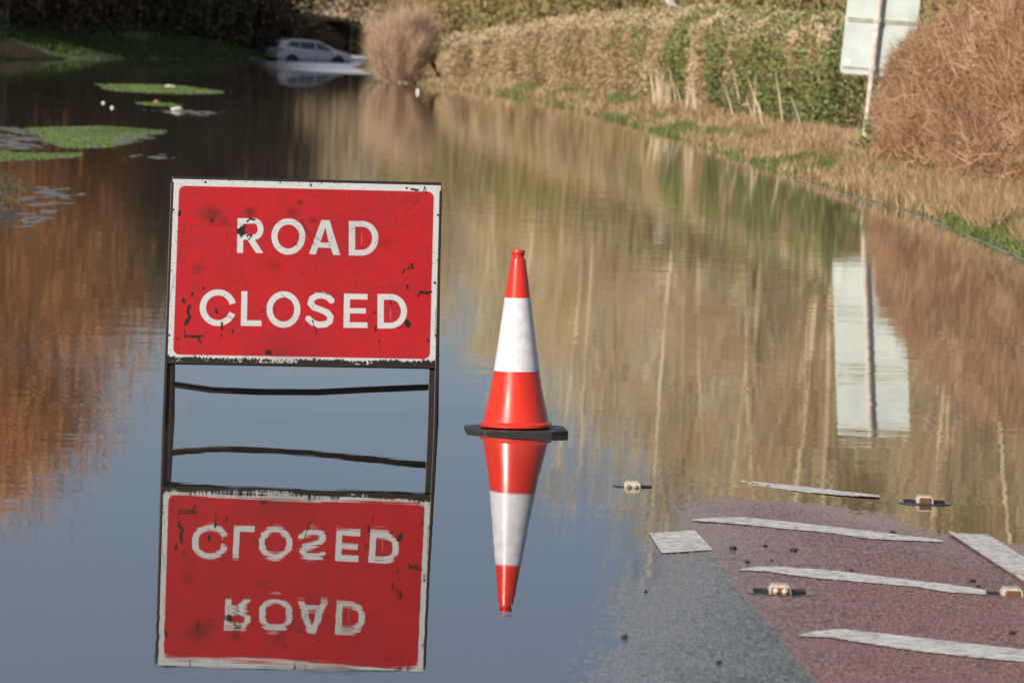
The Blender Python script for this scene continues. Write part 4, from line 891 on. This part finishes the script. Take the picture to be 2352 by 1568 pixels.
d_ = right_d(x, y); a_ = ~(g | wig) & ((d_ > .05)); grass('dry_grass', x[a_], y[a_], .09+.14*np.clip(fbm(x[a_]*1.5, y[a_]*.6, 2)-.3, 0, 1)+.0006*y[a_], .011+.00012*y[a_], TAN, 'dry tan grass along the right-hand verge', .35)
a_ = (g | wig) & (y < 200); grass('green_grass', x[a_], y[a_], .07+.0004*y[a_], .012+.00012*y[a_], GREEN, 'green grass patches on the right-hand verge', .5)
x, y = along(26000, 44, 62, .15, 1.0); k = fbm(x*1.1, y*.5, 71) > .5; grass('grass_tufts', x[k], y[k], .26, .009, TAN, 'long straw-coloured tufts at the water edge on the right', .45)
x, y = along(26000, 44, 120, .75, 1.9); grass('hedge_litter', x, y, .16, .012, COPPER, 'dead brown stems and bramble under the hedges', .9)
BANKG = vmat('bank_grass_blades', [(.035, .06, .02), (.08, .13, .035), (.14, .20, .06)], trans=.2)
n = 46000; ly = rng.uniform(236, 330, n); d = rng.uniform(0, 9, n); lx = np.interp(ly, [p[1] for p in LEFT[::-1]], [p[0] for p in LEFT[::-1]])-d
k = fbm(lx*.4, ly*.14, 61) > .38; grass('bank_grass', lx[k], ly[k], .32, .06, BANKG, 'green grass on the shaded left bank', .4)
n = 6000; lx = rng.uniform(-24.5, -20.0, n); ly = rng.uniform(239, 252, n); k = (lx+22)**2/6+(ly-245)**2/30 < 1
grass('dead_bracken', lx[k], ly[k], .55, .07, BROWNLEAF, 'brown dead bracken at the foot of the left bank', .6)

# grass showing above the flood on the left, each patch on a thin muddy rise
def islet(poly, n, h, wd, mat, label, sheen=True, nz=.42, seed=1, mud=None):
    W = np.array([at(x, y)[:2] for x, y in poly]); x0, y0 = W.min(0)-.2; x1, y1 = W.max(0)+.8
    pts = rng.uniform(size=(n*5, 2))*[x1-x0, y1-y0]+[x0, y0]; d = sdpoly(pts[:, 0], pts[:, 1], W); q = fbm(pts[:, 0]*2.2, pts[:, 1]*.5, seed)
    q = fbm(pts[:, 0]*1.7, pts[:, 1]*.28, seed)*.65+fbm(pts[:, 0]*7, pts[:, 1]*1.1, seed+2)*.35; k = (d > 0) & (q > nz+.14-.38*np.clip(d/.8, 0, 1)+rng.uniform(-.12, .16, len(q))); pts = pts[k][:n]
    o = grass('flooded_grass', pts[:, 0], pts[:, 1], h, wd, mat, label, .5, z=np.full(len(pts), -.005))
    if sheen:
        gx1 = np.linspace(x0-.6, x1+.6, 150); gy1 = np.linspace(y0-3, y1+3, 190); A, B_ = np.meshgrid(gx1, gy1); dd = sdpoly(A, B_, W)
        zz = -.006+.010*np.clip(dd/.35, -1.5, .6)+(fbm(A*8, B_*1.3, seed+3)-.5)*.034*np.clip((dd+.9)/.6, 0, 1)
        mm = gridmesh('mud_rise', A, B_, np.where(dd < -.9, -.05, zz)); link('mud_rise', mm, mud or MUDM, o, True)
    return o
m, t, b = newmat('wet_mud_and_roots'); b.inputs['Base Color'].default_value = (.10, .10, .07, 1); b.inputs['Roughness'].default_value = .45; b.inputs['Specular IOR Level'].default_value = .8; MUDM = m
DARKMUD = plain('dark_mud', (.03, .022, .016), .6, scale=3, var=.5)
islet([(215, 193), (395, 196), (530, 212), (470, 216), (370, 214), (250, 208)], 9000, .05, .05, BRIGHT, 'bright grass strip with a white scrap on it in the flood at far left', seed=3)
islet([(295, 235), (380, 237), (432, 240), (400, 245), (340, 242)], 2600, .035, .04, BRIGHT, 'thin short grass strip in the flood below the longer strip', seed=5, sheen=False)
islet([(330, 252), (430, 254), (520, 258), (480, 266), (400, 264)], 1500, .02, .04, BRIGHT, 'faint pale sparse grass behind the floating white lump', seed=6, nz=.5)
islet([(60, 294), (230, 290), (392, 300), (382, 308), (330, 325), (260, 337), (160, 342), (90, 322)], 26000, .035, .02, BRIGHT, 'largest bright green grass patch in the flood at left', seed=8)
islet([(-60, 340), (60, 352), (190, 352), (185, 362), (90, 366), (-60, 372)], 11000, .035, .02, BRIGHT, 'long green grass strip at the left edge in front of the largest patch', seed=9)
islet([(-60, 290), (60, 294), (120, 318), (90, 345), (-60, 340)], 3500, .03, .02, GREEN, 'sparse muddy grass at the left edge beside the largest green patch', seed=12, nz=.5)
islet([(285, 366), (330, 356), (375, 352), (400, 358), (360, 368)], 1500, .018, .016, BRIGHT, 'small sparse pale grass patch right of the green strip', seed=14, nz=.52)
islet([(-20, 133), (60, 131), (165, 133), (150, 137), (0, 138)], 4000, .12, .08, BRIGHT, 'thin bright green strip at the foot of the far left bank', seed=15, sheen=False)
islet([(-90, 400), (30, 402), (75, 428), (50, 455), (40, 500), (60, 530), (20, 548), (-90, 548)], 9000, .05, .012, vmat('dark_debris', [(.03, .022, .016), (.09, .05, .03), (.09, .12, .03)]), 'dark clump of weed and debris at the left edge', seed=17, mud=DARKMUD)
islet([(60, 425), (150, 430), (190, 450), (150, 480), (60, 520), (30, 500)], 500, .012, .012, BRIGHT, 'silvery wet shallows beside the dark weed clump', seed=19, nz=.55)

# young green plants
for (px, py, z0, s, lb) in ((2010, 318, .32, .20, 'fresh green leafy plant at the foot of the traffic sign post'), (1218, 196, .15, .22, 'small green dock plant on the far verge'), (1100, 190, .12, .2, 'low green plant at the water edge near the bend')):
    p = atY(px, py, 73.2) if px == 2010 else at(px, py, z0)
    if px == 2010: p[2] = .33
    o = empty('leafy_plant', (p[0], p[1], z0-.05)); tag(o, lb, 'plant', 'green plants on the verge'); n = 160
    Pq = rng.normal(size=(n, 3))*np.array([.4, .4, .45])*s+np.array([0, 0, s*.9]); Dq = Pq+rng.normal(size=(n, 3))*.2
    bladeobj('leaves', [blades(Pq, Dq, rng.uniform(.06, .14, n)*s/.2, rng.uniform(.05, .09, n)*s/.2, rng.uniform(.3, 1, n), kind='leaf')], IVY if 'pale' not in lb else BRIGHT, o, 4)
    tb = MB()
    for k in range(4): tb.tube([(0, 0, 0), (.3*s*math.cos(k*1.6), .3*s*math.sin(k*1.6), s*1.2)], [.012, .004], 5)
    tb.build('stem', MATS['bark'], o)

# ------------------------------------------------------------------ silver estate car
CP = plain('silver_car_paint', (.54, .57, .62), .25, .2, coat=.4, var=.06, scale=2); GLS = plain('dark_car_glass', (.012, .018, .022), .06, spec=.9); TY = plain('tyre_rubber', (.012, .012, .012), .7)
RIM = plain('alloy_rim', (.4, .4, .42), .35, .8); RED = plain('tail_lamp_red', (.35, .02, .02), .2, coat=.8); LAMP = plain('lamp_clear', (.7, .72, .75), .12, coat=.8); YEL = plain('rear_plate_yellow', (.65, .45, .05), .5)
car = empty('silver_car', (0, 0, 0)); tag(car, 'silver estate car stranded in deep flood water in the distance', 'car')
Lc = 4.45
xs_ = [0, .04, .15, .35, .6, .95, 1.5, 2.1, 2.5, 2.8, 3.1, 3.35, 3.6, 3.9, 4.2, 4.36, 4.45]
belt = [.80, .86, .98, 1.02, 1.01, .99, .97, .95, .93, .92, .91, .90, .88, .84, .76, .68, .60]
top = [.84, .96, 1.16, 1.36, 1.44, 1.475, 1.485, 1.47, 1.44, 1.36, 1.22, 1.06, .97, .92, .83, .73, .62]
wid = [.76, .80, .85, .87, .885, .895, .90, .90, .90, .90, .895, .89, .88, .86, .80, .70, .58]
roofw = [.70, .68, .66, .65, .65, .66, .67, .67, .66, .66, .68, .72, .76, .74, .68, .58, .46]
sill = [.42, .34, .27, .24, .22, .20, .20, .20, .20, .20, .20, .21, .22, .23, .25, .30, .38]
def ring(i):
    h = [(wid[i]-.06, sill[i]), (wid[i], sill[i]+.16), (wid[i]+.01, (sill[i]+belt[i])/2), (wid[i]-.02, belt[i]-.06), (wid[i]-.06, belt[i])]
    tp = max(top[i], belt[i]+.03); h += [((wid[i]-.07)*.45+roofw[i]*.55, belt[i]*.4+tp*.6), (roofw[i], tp-.045), (roofw[i]-.12, tp-.008), (0, tp+.012)]
    return [(xs_[i], -y, z) for y, z in h]+[(xs_[i], y, z) for y, z in h[:-1][::-1]]
bm_ = MB(); nr = 17; vs = [p for i in range(len(xs_)) for p in ring(i)]
fs = [(i*nr+k, (i+1)*nr+k, (i+1)*nr+k+1, i*nr+k+1) for i in range(len(xs_)-1) for k in range(nr-1)]
fs += [tuple(range(nr))[::-1][::-1], tuple((len(xs_)-1)*nr+k for k in range(nr))[::-1]]; fs += [((i+1)*nr, i*nr, i*nr+nr-1, (i+1)*nr+nr-1) for i in range(len(xs_)-1)]
bm_.add(vs, fs); cb_ = bm_.build('body', CP, car, smooth=True)
def sidept(x, f, side, off):                # f: 0 belt .. 1 roof edge
    g = lambda a: float(np.interp(x, xs_, a)); tp = max(g(top), g(belt)+.03); w0, w1 = g(wid)-.06, g(roofw); z = g(belt)*(1-f)+(tp-.045)*f
    ff = (f/.6 if f < .6 else 1+(f-.6)/.4); ymid = (g(wid)-.07)*.45+w1*.55
    y = (w0*(1-ff)+ymid*ff) if f < .6 else ymid*(2-ff)+w1*(ff-1)
    return (x, side*(y+off), z)
for side in (-1, 1):
    for (xa, xb, n_) in ((.52, 1.28, 'quarter_window'), (1.33, 2.22, 'rear_side_window'), (2.30, 3.22, 'front_side_window')):
        gm = MB(); N = 9; vs = []
        for i in range(N):
            x = xa+(xb-xa)*i/(N-1)
            f1 = .90; f0 = .10
            if n_ == 'quarter_window': f1 = .90*min(1, .35+1.6*(i/(N-1))); f0 = .14+.22*(1-i/(N-1))
            if n_ == 'front_side_window': f1 = .90*(1 if i < N-4 else 1-.27*(i-(N-4)))
            for f in (f0, (f0+f1)/2, f1): vs.append(sidept(x, f, side, .012))
        gm.add(vs, [(i*3+k, (i+1)*3+k, (i+1)*3+k+1, i*3+k+1) for i in range(N-1) for k in range(2)]); gm.build(n_, GLS, car, smooth=True)
def slab(name, pts, mat):                   # ribbons across the car following given (x, z, halfwidth) stations
    g = MB(); vs = []
    for x, z, hw_ in pts: vs += [(x, -hw_, z), (x, -hw_*.4, z+.006), (x, hw_*.4, z+.006), (x, hw_, z)]
    g.add(vs, [(i*4+k, i*4+k+1, (i+1)*4+k+1, (i+1)*4+k) for i in range(len(pts)-1) for k in range(3)]); return g.build(name, mat, car, smooth=True)
slab('rear_window', [(.085, 1.06, .60), (.17, 1.20, .585), (.28, 1.325, .56)], GLS)
slab('windscreen', [(3.33, 1.105, .64), (3.08, 1.255, .60), (2.80, 1.39, .575)], GLS)
for side in (-1, 1):
    for xw in (.86, 3.52):
        arch = MB(); arch.lathe([(.375, 0), (.375, .01), (.01, .012)], 28, (xw, side*.905, .33), Matrix.Rotation(math.radians(90*side*-1), 3, 'X')); arch.build('wheel_arch', MATS['slot'], car)
        t_w = MB(); t_w.lathe([(.22, -.09), (.31, -.10), (.325, -.07), (.325, .07), (.31, .10), (.22, .105)], 32, (xw, side*.83, .32), Matrix.Rotation(math.radians(90*side*-1), 3, 'X')); tw_ = t_w.build('tyre', TY, car, smooth=True)
        r_w = MB(); r_w.lathe([(.215, .09), (.215, .11), (.16, .095), (.05, .10), (.03, .115), (.005, .115)], 32, (xw, side*.83, .32), Matrix.Rotation(math.radians(90*side*-1), 3, 'X')); r_w.build('rim', RIM, tw_, smooth=True)
    tl_ = MB(); tl_.add([(.03, side*.80, .86), (.06, side*.55, .93), (.08, side*.55, 1.00), (.26, side*.885, 1.00), (.34, side*.895, .94), (.10, side*.84, .86)], [(0, 1, 2, 3, 4, 5)]); 
    tl_.add([(p[0]-.035, p[1]*1.012, p[2]) for p in [(.03, side*.80, .86), (.06, side*.55, .93), (.08, side*.55, 1.00), (.26, side*.885, 1.00), (.34, side*.895, .94), (.10, side*.84, .86)]], [(0, 1, 2, 3, 4, 5)]); tl_.build('tail_light', RED, car)
    hl = MB(); hl.box((4.24, side*.66, .66), (.26, .22, .11)); hl.build('headlight', LAMP, car, bevel=.03)
    mr = MB(); mr.box((3.02, side*.99, .99), (.14, .17, .12)); mr.build('door_mirror', CP, car, bevel=.04)
    for xd in (1.55, 2.45):
        dh = MB(); dh.box((xd, side*.905, .80), (.16, .02, .03)); dh.build('door_handle', CP, car, bevel=.008)
    for xd in (1.30, 2.26, 3.16):
        dg = MB(); dg.box((xd, side*.9015, .60), (.008, .02, .58)); dg.build('door_gap', MATS['slot'], car)
    rl = MB(); rl.tube([(.75, side*.60, 1.49), (1.5, side*.61, 1.53), (2.4, side*.60, 1.47)], .014, 6); rl.build('roof_rail', RIM, car)
npl = MB(); npl.box((-.006, 0, .62), (.012, .50, .11)); npl.build('number_plate', YEL, car)
bmp = MB(); bmp.box((.03, 0, .43), (.16, 1.56, .13)); bmp.build('rear_bumper', MATS['slot'], car, bevel=.04)
p0 = at(638, 141); th = math.radians(24)
# near rear corner of the car at the water: local (0.1,-0.85)
ca_, sa_ = math.cos(th), math.sin(th); lx_, ly_ = .12, -.82
car.rotation_euler = (0, 0, th); car.location = (p0[0]-(lx_*ca_-ly_*sa_), 300-(lx_*sa_+ly_*ca_), -.30); car.scale = (.98, .98, .98)

# ------------------------------------------------------------------ bird on the hedge
bd = empty('pigeon', (0, 0, 0)); tag(bd, 'pale grey bird perched on top of the long hedge', 'bird')
BG = plain('pale_grey_feathers', (.42, .42, .40), .7, var=.12, scale=12); BW = plain('white_feathers', (.68, .68, .66), .7); BT = plain('dark_grey_tail', (.12, .12, .14), .7); BK = plain('beak_orange', (.45, .18, .06), .5)
bb = MB()
ax = [(-.20, .0), (-.16, .012), (-.10, .045), (-.04, .072), (.03, .08), (.09, .066), (.13, .042), (.155, .034), (.175, .036), (.195, .034), (.215, .018), (.222, .003)]
hz = [0, .005, .02, .04, .06, .085, .12, .150, .172, .185, .190, .190]
vs = []; n = 16
for (x, r_), z in zip(ax, hz):
    for k in range(n): a = 2*math.pi*k/n; vs.append((-x, r_*.85*math.cos(a), z+r_*math.sin(a)))
bb.add(vs, [(i*n+k, i*n+(k+1) % n, (i+1)*n+(k+1) % n, (i+1)*n+k) for i in range(len(ax)-1) for k in range(n)]); bb.build('body', BG, bd, smooth=True)
bh = MB(); bh.lathe([(.002, -.040), (.026, -.03), (.038, -.005), (.036, .018), (.022, .036), (.002, .042)], 14, (-.188, 0, .185)); bh.build('head', BW, bd, smooth=True)
bk_ = MB(); bk_.tube([(-.222, 0, .182), (-.25, 0, .172)], [.010, .002], 8); bk_.build('beak', BK, bd)
tl2 = MB(); tl2.add([(.13, -.03, .005), (.13, .03, .005), (.30, .045, -.06), (.30, -.045, -.06), (.13, -.03, -.012), (.13, .03, -.012), (.30, .045, -.07), (.30, -.045, -.07)], [(0, 1, 2, 3), (7, 6, 5, 4), (0, 4, 5, 1), (1, 5, 6, 2), (2, 6, 7, 3), (3, 7, 4, 0)]); tl2.build('tail', BT, bd)
for s_ in (-1, 1):
    wg = MB(); wg.add([(-.09, s_*.060, .11), (.0, s_*.074, .09), (.10, s_*.05, .05), (.22, s_*.02, -.01), (.10, s_*.045, .005), (-.02, s_*.07, .02), (-.09, s_*.062, .05)], [(0, 1, 2, 3, 4, 5, 6)]); 
    wg.add([(-.09, s_*.066, .11), (.0, s_*.084, .09), (.10, s_*.06, .05), (.22, s_*.026, -.01), (.10, s_*.055, .005), (-.02, s_*.08, .02), (-.09, s_*.070, .05)], [(0, 1, 2, 3, 4, 5, 6)]); wg.build('wing', BG, bd)
    lg = MB(); lg.tube([(-.01, s_*.025, -.02), (0, s_*.025, -.085), (-.04, s_*.03, -.092)], [.006, .005, .003], 6); lg.build('leg', BK, bd)
YB = 125.0
p = atY(1541, 11, YB); bd.location = (p[0], p[1], p[2]-.03); bd.rotation_euler = (0, math.radians(6), math.radians(-12)); bd.scale = (.98,)*3

# ------------------------------------------------------------------ floating scraps
def scrap(px, py, size, seed, mat, name, label, cat, group=None, sq=.6, two=False):
    p = at(px, py); o = empty(name, (p[0], p[1], size*.18)); tag(o, label, cat, group)
    me = lump(0, size, seed, sq, 'crumpled_sheet'); link('crumpled_sheet', me, mat, o, True)
    if two: 
        me2 = lump(0, size*.7, seed+3, sq, 'crumpled_sheet'); q = link('crumpled_sheet', me2, mat, o, True); q.location = (size*1.2, 0, -size*.05)
    return o
g_ = 'pale litter floating on the flood'
scrap(388, 201, .10, 1, MATS['litter'], 'litter', 'white double lump of litter on the far bright grass strip', 'litter', g_, .55, True)
scrap(405, 254, .12, 2, MATS['litter'], 'litter', 'rounded white lump floating below the thin grass strip', 'litter', g_, .5)
scrap(237, 237, .038, 3, MATS['litter'], 'litter', 'small pale scrap floating at left, farther of a close pair', 'litter', g_)
scrap(258, 248, .042, 4, MATS['litter'], 'litter', 'small pale scrap floating at left, nearer of a close pair', 'litter', g_)
scrap(360, 236, .07, 6, MATS['orange_litter'], 'litter', 'orange scrap on the thin grass strip', 'litter', g_, .5)
p = at(960, 213); bt = empty('plastic_bottle', (p[0], p[1], 0)); tag(bt, 'upright white plastic bottle floating near the bend of the right verge', 'bottle')
q = MB(); q.lathe([(.05, -.05), (.055, -.04), (.055, .06), (.045, .085), (.022, .10), (.022, .115), (.005, .116)], 16); q.build('bottle_body', MATS['litter'], bt, smooth=True)
for o in (pale1, pale2, grey1, oak1, dark1, dark2):
    assert o.location.z > -100
